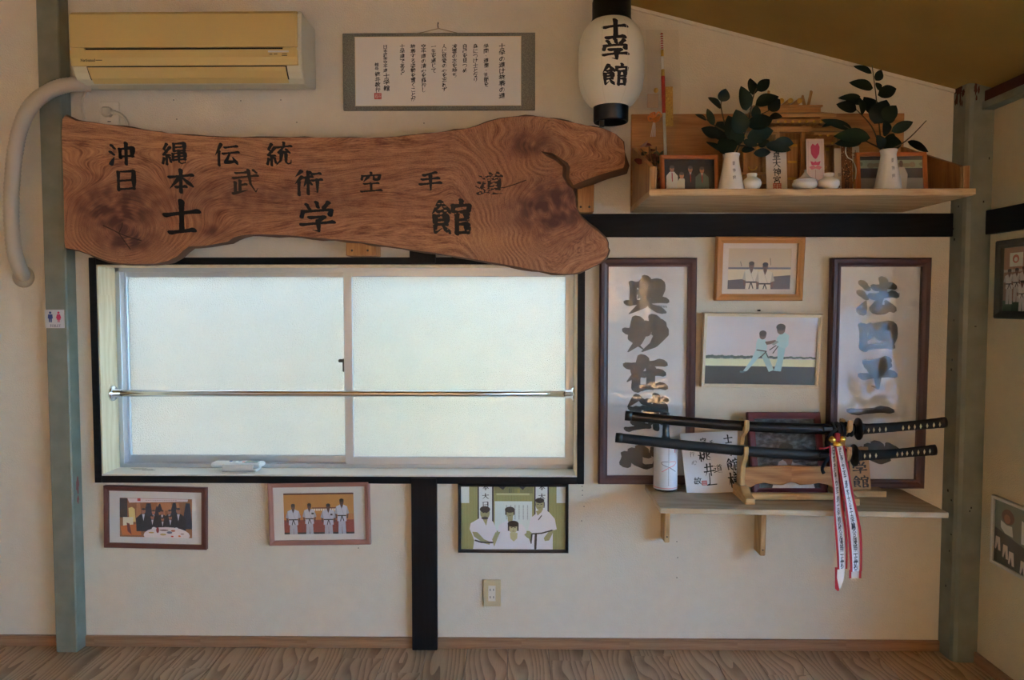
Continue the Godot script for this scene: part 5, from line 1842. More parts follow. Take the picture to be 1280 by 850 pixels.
func build_branch(which: String, mouth: Vector3) -> void:
	var off := Vector2(800, 60) if which == "left" else Vector2(980, 60)
	var b := thing("evergreen_branch", "dark green leafy branch standing in the left shrine vase" if which == "left" else "dark green branch with a tall bare twig in the right shrine vase", "branch", mouth, "evergreen branches on the god shelf")
	rng.seed = 77 if which == "left" else 78
	var bark := mat(shade(74, 62, 40), 0.8)
	var tones := [mat(shade(22, 36, 26), 0.5, 0.0, 0.28), mat(shade(18, 31, 24), 0.48, 0.0, 0.28), mat(shade(28, 44, 28), 0.52, 0.0, 0.28)]
	for m in tones:
		m.rim_enabled = false
	var depth := func(y: float) -> float: return 0.385 - 0.05 * clampf((600.0 - y) / 500.0, 0.0, 1.0)
	for s in (STEMS_A if which == "left" else STEMS_B):
		var pts := []
		var rad := []
		for i in range(0, s.size(), 2):
			pts.append(at(off.x + s[i] / 4.47, off.y + s[i + 1] / 4.47, depth.call(s[i + 1])) - mouth)
		pts = curve(pts, 5)
		for i in pts.size():
			rad.append(lerpf(0.0026, 0.0011, i / float(pts.size())))
		var st := smooth()
		tube(st, pts, rad, 8)
		obj("stem", st, bark, b)
	var lm := leaf_mesh()
	var n := 0
	for e in (LEAVES_A if which == "left" else LEAVES_B):
		var z: float = depth.call(e[1]) + rng.randf_range(-0.03, 0.035)
		var p0 := at(off.x + e[0] / 4.47, off.y + e[1] / 4.47, z)
		var p1 := at(off.x + e[2] / 4.47, off.y + e[3] / 4.47, z + rng.randf_range(-0.02, 0.03))
		var y := p1 - p0
		var face := Vector3(rng.randf_range(-0.35, 0.35), rng.randf_range(-0.25, 0.5), 1.0)
		var x := y.cross(face).normalized()
		var zz := x.cross(y).normalized()
		var o := put("leaf", lm, tones[n % 3], b)
		var wd: float = e[4] / 4.47 * 0.00256 * 1.34
		o.transform = Transform3D(Basis(x * wd, y, zz * minf(y.length(), wd * 1.6)), p0 - mouth)
		n += 1


# ---------------------------------------------------------------- lower shelf with the swords
func build_sword_shelf() -> void:
	var l := at(806, 606, 0.0)
	var r := at(1124, 611, 0.0)
	var top := l.y
	var tilt := atan2(r.y - l.y, r.x - l.x)
	var s := thing("wall_shelf", "narrow pine wall shelf on wooden brackets carrying the sword rack", "shelf", Vector3(l.x, top, 0))
	var wide := r.x - l.x + 0.004
	s.rotation.z = tilt
	obj("board", boxed(Vector3(wide / 2, -0.009, 0.155), Vector3(wide, 0.018, 0.31), 0.0015), M.deal, s)
	for e in [[825.0, 838.0, 677.0, 0.075], [941.0, 958.0, 692.0, 0.075]]:
		var p := at(e[1], e[2], e[3])
		var x1: float = p.x - l.x
		var br := flat()
		var lowy: float = p.y - top
		box(br, Vector3(x1 - 0.010, (lowy - 0.024) / 2, e[3] / 2), Vector3(0.020, -lowy - 0.016, e[3]), 0.003)
		var bo := obj("bracket", br, M.pine_up, s)
		for k in 2:
			var sc := smooth()
			var y := lerpf(-0.035, lowy + 0.018, k)
			tube(sc, [Vector3(x1 - 0.010, y, e[3] - 0.002), Vector3(x1 - 0.010, y, e[3] + 0.0006)], 0.0028, 8)
			obj("screw", sc, M.black, bo)
	var on := func(x: float) -> float: return top + (x - l.x) * tan(tilt)

	build_rack(on)

	# sake bottle
	var bx := at(831.5, 600, 0.065)
	var k := 2.635 / FOCAL
	var bt := thing("sake_bottle", "dark glass bottle with white label behind the scabbard ends", "bottle", Vector3(bx.x, on.call(bx.x), 0.068))
	var glass := mat(shade(20, 20, 22), 0.12)
	glass.clearcoat_enabled = true
	var st := smooth()
	var pr := []
	for e in [[0.1, 98], [3.6, 98], [4.2, 97], [4.2, 90], [3.9, 89], [4.0, 80], [4.4, 70], [5.4, 66], [8.4, 62.5], [12.4, 60], [14.2, 58.4], [14.6, 56.5], [14.6, 2], [13.8, 0.6], [12.0, 0.0]]:
		pr.append(Vector2(e[0], e[1]) * k)
	lathe(st, pr, 40)
	obj("glass_body", st, glass, bt)
	var lab := Pic.new(640, 384, Rect2(0, 0, 92, 58), shade(222, 226, 234))
	lab.rect(0, 55.2, 92, 56.4, shade(222, 160, 164))
	for i in 22:
		lab.rect(46.6, 2 + i * 2.3, 47.5, 3.3 + i * 2.3, shade(120, 120, 130))
	for sgn in [-1.0, 1.0]:
		var c: Color = shade(126, 130, 142) if sgn < 0 else shade(226, 138, 146)
		var lp := []
		for i in 13:
			var a := PI * i / 12.0
			lp.append(48.0 + sgn * sin(a) * 10.0 * (0.6 + 0.4 * sin(a)))
			lp.append(28.0 - (1.0 - cos(a)) * 3.5 + sin(a) * -2.0)
		lab.line(lp, 0.8, c)
		lab.line([48.0, 28.0, 48.0 + sgn * 9.0, 34.0], 0.9, shade(226, 138, 146) if sgn < 0 else shade(126, 130, 142))
	lab.rect(55.0, 1.5, 56.2, 9.0, shade(206, 64, 70))
	var lm := mat(Color.WHITE, 0.45)
	lm.albedo_texture = lab.tex()
	var ls := smooth()
	lathe(ls, [Vector2(14.85, 58.0) * k, Vector2(14.85, 3.0) * k], 48)
	obj("label", ls, lm, bt, "white label with pink and grey knot")

	# signed card
	var cw := 0.212
	var ch := 0.218
	var cx := at(858, 616, 0.1)
	var card1 := thing("signed_card", "white signature card with brush writing leaning beside the bottle", "card", Vector3(cx.x + cw / 2, on.call(cx.x + 0.1) + 0.001, 0.105))
	card1.rotation = Vector3(deg_to_rad(-21), 0, deg_to_rad(3.0))
	obj("board", boxed(Vector3(0, ch / 2, -0.0018), Vector3(cw, ch, 0.0032), 0.0008), mat(shade(226, 216, 190), 0.7), card1)
	var cp := Pic.new(512, 526, Rect2(0, 0, 100, 103), shade(226, 226, 230))
	var ink := shade(26, 26, 30)
	for e in [["士", 74, 6, 15, 15, 14.0], ["学", 74, 27, 17, 17, 10.0], ["館", 73, 46, 21, 22, 10.0], ["様", 73, 70, 22, 26, 11.0], ["空", 33, 9, 11, 13, 10.0], ["手", 48, 14, 8, 12, 9.0], ["道", 50, 56, 15, 15, 7.0], ["桃", 27, 33, 20, 17, 11.0], ["井", 33, 53, 18, 22, 11.0], ["行", 12, 32, 9, 9, 7.0], ["心", 14, 44, 9, 12, 7.0], ["敏", 14, 76, 13, 13, 8.0]]:
		write(cp, e[0], e[1], e[2], e[3], e[4], e[5], ink)
	cp.line([42, 70, 41, 88, 36, 90, 52, 89], 1.6, ink)
	cp.line([84, 58, 83, 72], 1.0, ink)
	cp.rect(27, 82, 36, 90, shade(206, 110, 104))
	for i in 3:
		cp.rect(28.5, 83.6 + i * 2.2, 34.5, 84.3 + i * 2.2, shade(226, 200, 200))
	obj("paper", card(Vector3(-cw / 2 + 0.001, 0.001, 0.0002), cw - 0.002, ch - 0.002), print_mat(cp.tex(), 0.6), card1)

	# portrait in a dark red frame
	var pp := Pic.new(300, 330, Rect2(0, 0, 100, 112), shade(84, 88, 92))
	rng.seed = 17
	var nz := FastNoiseLite.new()
	nz.seed = 17
	nz.frequency = 0.02
	for y in 330:
		for x in 300:
			var v := 0.30 + 0.26 * nz.get_noise_2d(x + y * 0.8, y * 1.6 - x * 0.4)
			pp.im.set_pixel(x, y, Color(v, v * 1.04, v * 1.06))
	pp.pts([36, 70, 52, 62, 62, 72, 84, 76, 92, 112, 22, 112], shade(206, 200, 196))
	pp.pts([46, 66, 60, 66, 54, 82], shade(150, 116, 96))
	pp.ell(50, 56, 10.5, 14, shade(140, 106, 88))
	pp.ell(50, 47, 11.5, 8, shade(34, 32, 32))
	pp.pts([33, 76, 44, 80, 46, 92, 36, 94], shade(44, 40, 40))
	var fx := at(986, 590, 0.12)
	picture("framed_photo", "dark red frame with a portrait against grey clouds behind the scabbards", Vector3(fx.x + 0.004, on.call(fx.x), 0.118), 0.262, 0.292, 0.024, 0.018, mat(shade(104, 34, 38), 0.4), pp.tex(), {"rot": Vector3(deg_to_rad(-17), 0, 0), "category": "photograph"})

	# wooden plaque on a foot
	var qx := at(1076, 606, 0.1)
	var pl := thing("wooden_plaque", "small upright wooden plaque with black characters on a foot", "plaque", Vector3(qx.x, on.call(qx.x), 0.10))
	obj("foot", boxed(Vector3(0.02, 0.011, 0.0), Vector3(0.115, 0.022, 0.06), 0.002), M.pine, pl)
	var pq := Pic.new(200, 420, Rect2(0, 0, 70, 150), shade(178, 142, 98))
	for i in 30:
		pq.rect(i * 2.4, 0, i * 2.4 + 0.7, 150, shade(166, 130, 88))
	for e in [["士", 12, 8, 44, 38, 13.0], ["学", 10, 54, 50, 42, 12.0], ["館", 8, 100, 56, 44, 10.0]]:
		write(pq, e[0], e[1], e[2], e[3], e[4], e[5], shade(30, 26, 24))
	var tb := obj("tablet", boxed(Vector3(0, 0.075, -0.006), Vector3(0.07, 0.15, 0.011), 0.001), M.pine_up, pl)
	tb.position = Vector3(0, 0.02, 0.004)
	tb.rotation.x = deg_to_rad(-12)
	obj("writing", card(Vector3(-0.035, 0, 0.0), 0.07, 0.15), print_mat(pq.tex(), 0.6), tb)


func build_rack(on: Callable) -> void:
	var xl := at(931.5, 600, 0.19).x
	var xr := at(1060.0, 600, 0.19).x
	var y0: float = on.call((xl + xr) / 2)
	var rk := thing("sword_rack", "light wooden two-tier sword rack with scalloped front panel", "sword rack", Vector3((xl + xr) / 2, y0, 0.15))
	var o := rk.position
	var t := Transform3D(Basis(Vector3(0, 0, 1), Vector3(0, 1, 0), Vector3(-1, 0, 0)), Vector3.ZERO)
	var up := at(931, 527.5, 0.17).y - y0 - 0.019
	var lo := at(931, 562, 0.17).y - y0 - 0.019
	# side board: foot, stem and two upturned hooks; (z, y) relative to the rack's middle
	var pf := PackedVector2Array([Vector2(-0.035, 0.02), Vector2(0.022, 0.02), Vector2(0.012, lo * 0.45), Vector2(0.018, lo * 0.75), Vector2(0.040, lo - 0.012), Vector2(0.051, lo + 0.010), Vector2(0.050, lo + 0.034), Vector2(0.043, lo + 0.034), Vector2(0.039, lo + 0.008), Vector2(0.020, lo), Vector2(0.001, lo + 0.008), Vector2(-0.004, lo + 0.034), Vector2(0.004, up - 0.035), Vector2(0.030, up - 0.020), Vector2(0.050, up - 0.006), Vector2(0.053, up + 0.014), Vector2(0.050, up + 0.030), Vector2(0.043, up + 0.028), Vector2(0.039, up + 0.008), Vector2(0.020, up), Vector2(0.001, up + 0.008), Vector2(-0.006, up + 0.024), Vector2(-0.022, up + 0.026), Vector2(-0.030, up - 0.02), Vector2(-0.034, lo)])
	for x in [xl - o.x, xr - o.x]:
		var st := flat()
		prism(st, pf, -x - 0.008, -x + 0.008, t, 0.0025)
		obj("upright", st, M.stand_up, rk)
		var ft := flat()
		prism(ft, PackedVector2Array([Vector2(-0.085, 0), Vector2(0.10, 0), Vector2(0.10, 0.022), Vector2(0.06, 0.030), Vector2(0.03, 0.046), Vector2(-0.03, 0.046), Vector2(-0.06, 0.030), Vector2(-0.085, 0.022)]), -x - 0.016, -x + 0.016, t, 0.003)
		obj("foot", ft, M.stand, rk)
	# scalloped panel
	var w := xr - xl - 0.012
	var top := 0.108
	var pn := PackedVector2Array([Vector2(-w / 2, top - 0.006), Vector2(-w / 4, top), Vector2(0, top + 0.002), Vector2(w / 4, top), Vector2(w / 2, top - 0.006), Vector2(w / 2, 0.034), Vector2(w / 2 - 0.03, 0.034), Vector2(w / 2 - 0.045, 0.044), Vector2(w / 2 - 0.075, 0.05), Vector2(w / 2 - 0.1, 0.044), Vector2(0.03, 0.042), Vector2(0.012, 0.050), Vector2(0, 0.052), Vector2(-0.012, 0.050), Vector2(-0.03, 0.042), Vector2(-w / 2 + 0.1, 0.044), Vector2(-w / 2 + 0.075, 0.05), Vector2(-w / 2 + 0.045, 0.044), Vector2(-w / 2 + 0.03, 0.034), Vector2(-w / 2, 0.034)])
	var ps := flat()
	prism(ps, pn, -0.02, -0.006, Transform3D.IDENTITY, 0.002)
	obj("scalloped_panel", ps, M.honey, rk)
	var rl := flat()
	box(rl, Vector3(0, 0.014, 0.035), Vector3(w, 0.022, 0.022), 0.003)
	obj("rail", rl, M.stand, rk)

	sword("upper", [[783, 519.5], [830, 524.5], [880, 529], [930, 532.5], [985, 535], [1040, 536.5], [1068, 536.5]], [[1078, 536.3], [1110, 534.5], [1145, 531.5], [1180, 528]], 0.17)
	sword("lower", [[771, 547], [820, 552.5], [875, 558.5], [930, 563.5], [985, 567.5], [1035, 569.5], [1063, 569.5]], [[1073, 569.3], [1105, 568], [1135, 565.5], [1167, 562.5]], 0.17)
	build_ribbons()


func sword(which: String, saya: Array, tsuka: Array, z: float) -> void:
	var o := at(saya[3][0], saya[3][1], z)
	var s := thing("sheathed_sword", "sheathed sword with glossy black scabbard on the upper tier" if which == "upper" else "sheathed sword with matt black scabbard on the lower tier", "sword", o, "swords on the rack")
	var lac := mat(shade(22, 22, 25), 0.22 if which == "upper" else 0.5)
	var pts := []
	for e in saya:
		pts.append(at(e[0], e[1], z) - o)
	pts = curve(pts, 6)
	var rad := []
	for i in pts.size():
		rad.append(lerpf(0.0165, 0.0195, i / float(pts.size())))
	var st := smooth()
	tube(st, pts, rad, 20, 0.66)
	obj("scabbard", st, lac, s)
	var e0: Vector3 = pts[0]
	var dir: Vector3 = (pts[1] - pts[0]).normalized()
	var cap := smooth()
	tube(cap, [e0 - dir * 0.004, e0 + dir * 0.018], [0.0172, 0.0178], 20, 0.68)
	obj("end_cap", cap, M.black, s)
	# cord knob and wrapped cord
	var kb := flat()
	var ki := int(pts.size() * 0.79)
	box(kb, pts[ki] + Vector3(0, 0.004, 0.014), Vector3(0.035, 0.02, 0.012), 0.004)
	obj("cord_knob", kb, M.black, s)
	var cloth := mat(shade(24, 24, 28), 0.85)
	for i in 9:
		var q: Vector3 = pts[int(pts.size() * 0.82) + i / 2] + Vector3((i % 2) * 0.012, 0, 0)
		var rg := smooth()
		var ring := []
		for j in 17:
			var a := TAU * j / 16.0
			ring.append(q + Vector3(sin(a * 0.5) * 0.006, cos(a) * 0.0225, sin(a) * 0.0165))
		tube(rg, ring, 0.0042, 6, 1.0, Vector3(1, 0, 0))
		obj("cord_turn", rg, cloth, s)
	var hang := smooth()
	var hq: Vector3 = pts[int(pts.size() * 0.82)]
	tube(hang, curve([hq + Vector3(0.01, 0.005, 0.016), hq + Vector3(-0.012, -0.012, 0.02), hq + Vector3(-0.026, -0.04, 0.018), hq + Vector3(-0.02, -0.058, 0.018)], 5), 0.006, 8, 0.5)
	obj("cord_loop", hang, cloth, s)
	# guard
	var g := smooth()
	var gc: Vector3 = at((saya[-1][0] + tsuka[0][0]) / 2.0, saya[-1][1] - 0.3, z) - o
	var gd := (pts[-1] - pts[-2] as Vector3).normalized()
	tube(g, [gc - gd * 0.006, gc - gd * 0.003, gc - gd * 0.0025, gc + gd * 0.0025, gc + gd * 0.003, gc + gd * 0.006], [0.016, 0.017, 0.038, 0.038, 0.017, 0.016], 28, 0.92)
	obj("guard", g, mat(shade(30, 29, 30), 0.45, 0.6), s)
	# hilt with pale diamonds between the wraps
	var hp := []
	for e in tsuka:
		hp.append(at(e[0], e[1], z) - o)
	hp = curve(hp, 6)
	var hr := []
	for i in hp.size():
		var t := i / float(hp.size() - 1)
		hr.append(0.0182 - 0.0022 * sin(PI * t) + 0.0006 * (i % 2))
	var hs := smooth()
	tube(hs, hp, hr, 20, 0.7)
	var hilt := obj("hilt", hs, mat(shade(24, 24, 26), 0.8), s)
	for e in [[hp[0], hp[1], 0.0195], [hp[-2], hp[-1], 0.0188]]:
		var d2: Vector3 = (e[1] - e[0]).normalized() * 0.012
		var f := smooth()
		var c: Vector3 = e[0] if e[2] > 0.019 else e[1]
		tube(f, [c - d2 * 0.7, c + d2 * 0.5], e[2], 20, 0.7)
		obj("hilt_fitting", f, mat(shade(34, 33, 34), 0.4, 0.5), s)
	var ray := mat(shade(206, 196, 166), 0.6)
	var n := 13
	for i in n:
		if i > 2 and i < 6 and which == "lower" or i in [4, 5] and which == "upper":
			continue
		var f := (i + 1.2) / (n + 1.6) * (hp.size() - 1)
		var p: Vector3 = hp[int(f)].lerp(hp[mini(int(f) + 1, hp.size() - 1)], f - int(f))
		var dm := flat()
		var a := 0.0040
		var b := 0.0092
		for k in 4:
			var c: Array = [Vector3(a, 0, 0), Vector3(0, b, -0.0008), Vector3(-a, 0, 0), Vector3(0, -b, -0.0008)]
			tri(dm, Vector3(0, 0, 0.0012), c[k], c[(k + 1) % 4], Vector3(0, 0, 1))
		var o2 := obj("ray_skin_diamond", dm, ray, hilt)
		o2.position = p + Vector3(0, -0.003 if which == "upper" else 0.0, 0.0126)
		o2.rotation.z = 0.0


func build_ribbons() -> void:
	var o := at(1047, 545, 0.2)
	var r := thing("prize_ribbon", "red and white prize ribbons with gold bells hanging from the swords", "ribbon", o)
	var gold := mat(shade(236, 186, 84), 0.25, 0.8)
	for e in [[1040.5, 549.5, 0.0145], [1053.0, 549.0, 0.0125], [1046.5, 556.0, 0.0155]]:
		var b := smooth()
		var c := at(e[0], e[1], 0.215) - o
		var q: float = e[2]
		lathe(b, [Vector2(0.0005, q * 0.9), Vector2(q * 0.55, q * 0.75), Vector2(q * 0.95, q * 0.2), Vector2(q, 0), Vector2(q * 0.95, -q * 0.2), Vector2(q * 0.55, -q * 0.7), Vector2(0.0005, -q * 0.85)], 18, c, Vector2(1, 0.7))
		obj("bell", b, gold, r, "gold bell")
	var kn := flat()
	box(kn, at(1046.5, 546.5, 0.218) - o, Vector3(0.018, 0.03, 0.012), 0.004)
	obj("knot", kn, mat(shade(158, 26, 36), 0.6), r)
	var tail := smooth()
	tube(tail, [at(1042, 557, 0.21) - o, at(1033, 560, 0.212) - o, at(1024, 561, 0.215) - o], [0.001, 0.003, 0.0045], 6, 0.2)
	obj("red_tail", tail, mat(shade(158, 26, 36), 0.6), r)
	var thread := smooth()
	tube(thread, [at(1056, 557, 0.21) - o, at(1064, 564, 0.212) - o], 0.0007, 5)
	obj("red_thread", thread, mat(shade(158, 26, 36), 0.6), r)
	# each: path of (survey x, y, z, half width), text
	for e in [[[[1041.5, 557.0, 0.212, 0.013], [1043.0, 585.0, 0.25, 0.0125], [1046.5, 615.0, 0.295, 0.0135], [1048.5, 640.0, 0.328, 0.0175], [1050.8, 665.0, 0.326, 0.0175], [1052.0, 690.0, 0.325, 0.0175], [1052.5, 711.0, 0.327, 0.0175]], "日本武術空手道士学館総合優勝正武会", "inner"], [[[1049.0, 557.0, 0.222, 0.0155], [1054.0, 585.0, 0.262, 0.0165], [1059.5, 615.0, 0.305, 0.018], [1064.5, 640.0, 0.336, 0.0205], [1067.8, 665.0, 0.334, 0.0205], [1069.0, 690.0, 0.333, 0.0205], [1069.5, 714.0, 0.335, 0.0205]], "武術空手道本大会士学館総合優勝正武会", "outer"]]:
		var rows := []
		for q in e[0]:
			rows.append(at(q[0], q[1], q[2]) - o)
		var mids := curve(rows, 5)
		var st := smooth()
		var red := smooth()
		var n: int = mids.size()
		for i in n - 1:
			for band in [[-1.0, -0.62, true], [-0.62, 0.62, false], [0.62, 1.0, true]]:
				var pp := []
				var uv := []
				for c in [[i, band[0]], [i, band[1]], [i + 1, band[1]], [i + 1, band[0]]]:
					var f: float = float(c[0]) / (n - 1)
					var hw: float = lerpf(e[0][0][3], e[0][-1][3], minf(f * 1.6, 1.0))
					var curl: float = 0.004 * sin(f * 9.0 + c[1] * 1.3) + (0.0025 if band[2] else 0.0)
					pp.append(mids[c[0]] + Vector3(c[1] * hw, 0, curl))
					uv.append(Vector2((c[1] + 0.62) / 1.24, f))
				var tgt := red if band[2] else st
				for j in [0, 1, 2, 0, 2, 3]:
					tgt.set_uv(uv[j])
					tgt.add_vertex(pp[j])
		var pc := Pic.new(96, 720, Rect2(0, 0, 20, 150), shade(232, 232, 240))
		var ink := shade(36, 36, 48)
		var txt: String = e[1]
		var small := txt.substr(0, txt.length() - 7)
		write_column(pc, small, 10, 3, 8.6, 8.6, 12.0, ink)
		write_column(pc, "総合優勝", 10, 88, 9.4, 9.2, 11.0, ink)
		write_column(pc, "正武会", 10, 127 if e[2] == "inner" else 126, 10.5, 7.6, 12.5, ink)
		var wm := print_mat(pc.tex(), 0.7)
		wm.cull_mode = BaseMaterial3D.CULL_DISABLED
		obj("white_ribbon", st, wm, r, "white ribbon with black vertical writing")
		var rm := mat(shade(178, 28, 44), 0.65)
		rm.cull_mode = BaseMaterial3D.CULL_DISABLED
		obj("red_edging", red, rm, r, "red ribbon edging")
		# folded ends
		var tip := flat()
		var last: Vector3 = mids[-1]
		if e[2] == "inner":
			prism(tip, PackedVector2Array([Vector2(-0.012, 0.004), Vector2(0.013, 0.006), Vector2(0.008, -0.04), Vector2(-0.004, -0.072), Vector2(-0.013, -0.03)]), -0.001, 0.0, Transform3D(Basis.IDENTITY, last + Vector3(-0.002, 0, -0.002)))
			obj("ribbon_tip", tip, M.white, r)
			var edge := flat()
			prism(edge, PackedVector2Array([Vector2(-0.020, 0.004), Vector2(-0.012, 0.004), Vector2(-0.013, -0.03), Vector2(-0.004, -0.072), Vector2(-0.010, -0.075), Vector2(-0.018, -0.066)]), -0.001, 0.0004, Transform3D(Basis.IDENTITY, last + Vector3(-0.002, 0, -0.002)))
			obj("red_tip_edge", edge, rm, r)
		else:
			box(tip, last + Vector3(0, -0.012, -0.004), Vector3(0.024, 0.022, 0.001))
			obj("ribbon_tip", tip, mat(shade(214, 200, 196), 0.6), r)
			for sx in [-1.0, 1.0]:
				var edge := flat()
				box(edge, last + Vector3(sx * 0.016, -0.010, -0.002), Vector3(0.007, 0.028, 0.001))
				obj("red_tip_edge", edge, rm, r)


# ---------------------------------------------------------------- small things
func build_small_things() -> void:
	# restroom sticker on the steel post
	var a := at(68.5, 398.5, 0.062)
	var st := thing("restroom_sticker", "small white restroom sign with blue and red figures on the post", "sign", Vector3(a.x, at(68, 410, 0.062).y, 0.0622))
	var p := Pic.new(260, 240, Rect2(0, 0, 26, 24), shade(206, 204, 206))
	var blue := shade(46, 66, 130)
	var red := shade(196, 40, 84)
	p.ell(7.2, 4.0, 1.6, 1.6, blue)
	p.pts([4.2, 6.2, 10.2, 6.2, 10.6, 11.5, 9.4, 11.5, 9.2, 16.5, 7.5, 16.5, 7.3, 12, 7.0, 12, 6.8, 16.5, 5.2, 16.5, 5.0, 11.5, 3.8, 11.5], blue)
	p.ell(18.4, 4.0, 1.6, 1.6, red)
	p.pts([16.4, 6.0, 20.4, 6.0, 22.0, 11.0, 20.8, 11.4, 21.0, 13.2, 19.8, 13.2, 19.6, 16.5, 18.7, 16.5, 18.6, 13.2, 18.2, 13.2, 18.1, 16.5, 17.2, 16.5, 17.0, 13.2, 15.8, 13.2, 16.0, 11.4, 14.8, 11.0], red)
	obj("sheet", boxed(Vector3(0, 0.033, 0.0004), Vector3(0.070, 0.066, 0.0008)), M.white, st)
	obj("print", card(Vector3(-0.035, 0, 0.0009), 0.070, 0.066), print_mat(p.tex(), 0.5), st)
	text_mesh("TOILET", Vector3(-0.018, 0.0075, 0.0013), 0.0125, mat(shade(50, 60, 100), 0.6), st)
	# remote control in its holder on the sill
	var rp := at(297, 588, -0.045)
	var r := thing("remote_control", "white remote control in its holder lying on the window sill", "remote control", Vector3(rp.x, WIN[2] + 0.006, -0.05))
	r.rotation.y = deg_to_rad(-3)
	var hb := flat()
	box(hb, Vector3(0.015, 0.007, 0.004), Vector3(0.135, 0.012, 0.056), 0.004)
	box(hb, Vector3(0.012, 0.016, 0.030), Vector3(0.12, 0.026, 0.004), 0.0015)
	box(hb, Vector3(-0.045, 0.016, 0.004), Vector3(0.004, 0.026, 0.056), 0.0015)
	obj("holder", hb, mat(shade(216, 214, 208), 0.45), r)
	var bd := flat()
	box(bd, Vector3(0.0, 0.024, -0.002), Vector3(0.195, 0.018, 0.05), 0.006, Transform3D(Basis(Vector3(0, 0, 1), 0.01), Vector3.ZERO))
	var body := obj("handset", bd, mat(shade(228, 230, 230), 0.35), r)
	obj("display", boxed(Vector3(0.055, 0.0338, -0.002), Vector3(0.05, 0.001, 0.032)), mat(shade(120, 140, 140), 0.2), body)
	for i in 4:
		obj("button", boxed(Vector3(-0.03 + i * 0.018, 0.034, -0.002 + (i % 2) * 0.01 - 0.005), Vector3(0.011, 0.002, 0.009), 0.001), mat([shade(80, 120, 190), shade(190, 196, 204), shade(190, 196, 204), shade(214, 120, 90)][i], 0.5), body)
	# outlet low on the wall
	var w := thing("wall_outlet", "beige double wall outlet below the greenish photograph", "outlet", at(615, 757.5, 0.0))
	obj("plate", boxed(Vector3(0, 0.051, 0.004), Vector3(0.068, 0.102, 0.008), 0.003), mat(shade(210, 190, 148), 0.4), w)
	obj("socket_insert", boxed(Vector3(0.0, 0.051, 0.0082), Vector3(0.027, 0.058, 0.002), 0.0008), mat(shade(228, 220, 204), 0.4), w)
	for y in [0.037, 0.065]:
		for x in [-0.0062, 0.0062]:
			obj("slot", boxed(Vector3(x, y, 0.0089), Vector3(0.0024, 0.008, 0.001)), M.dark_gap, w)
	# small holes and marks left in the wallpaper
	var hs := flat()
	for e in [[727, 604], [727.5, 608], [728, 613], [728, 619], [730, 633], [727, 651], [448, 685], [846, 677], [847, 697], [846, 722], [217, 125], [301, 126], [351, 125], [221, 149], [371, 153], [530, 154]]:
		var q := at(e[0], e[1], 0.0)
		box(hs, Vector3(q.x, q.y, 0.0003), Vector3(0.003, 0.0035, 0.0006))
	var ho := obj("nail_holes", hs, mat(shade(70, 54, 44), 0.9), get_node("wall_front"), "tiny dark nail holes in the wallpaper")
	ho.set_meta("kind", "stuff")


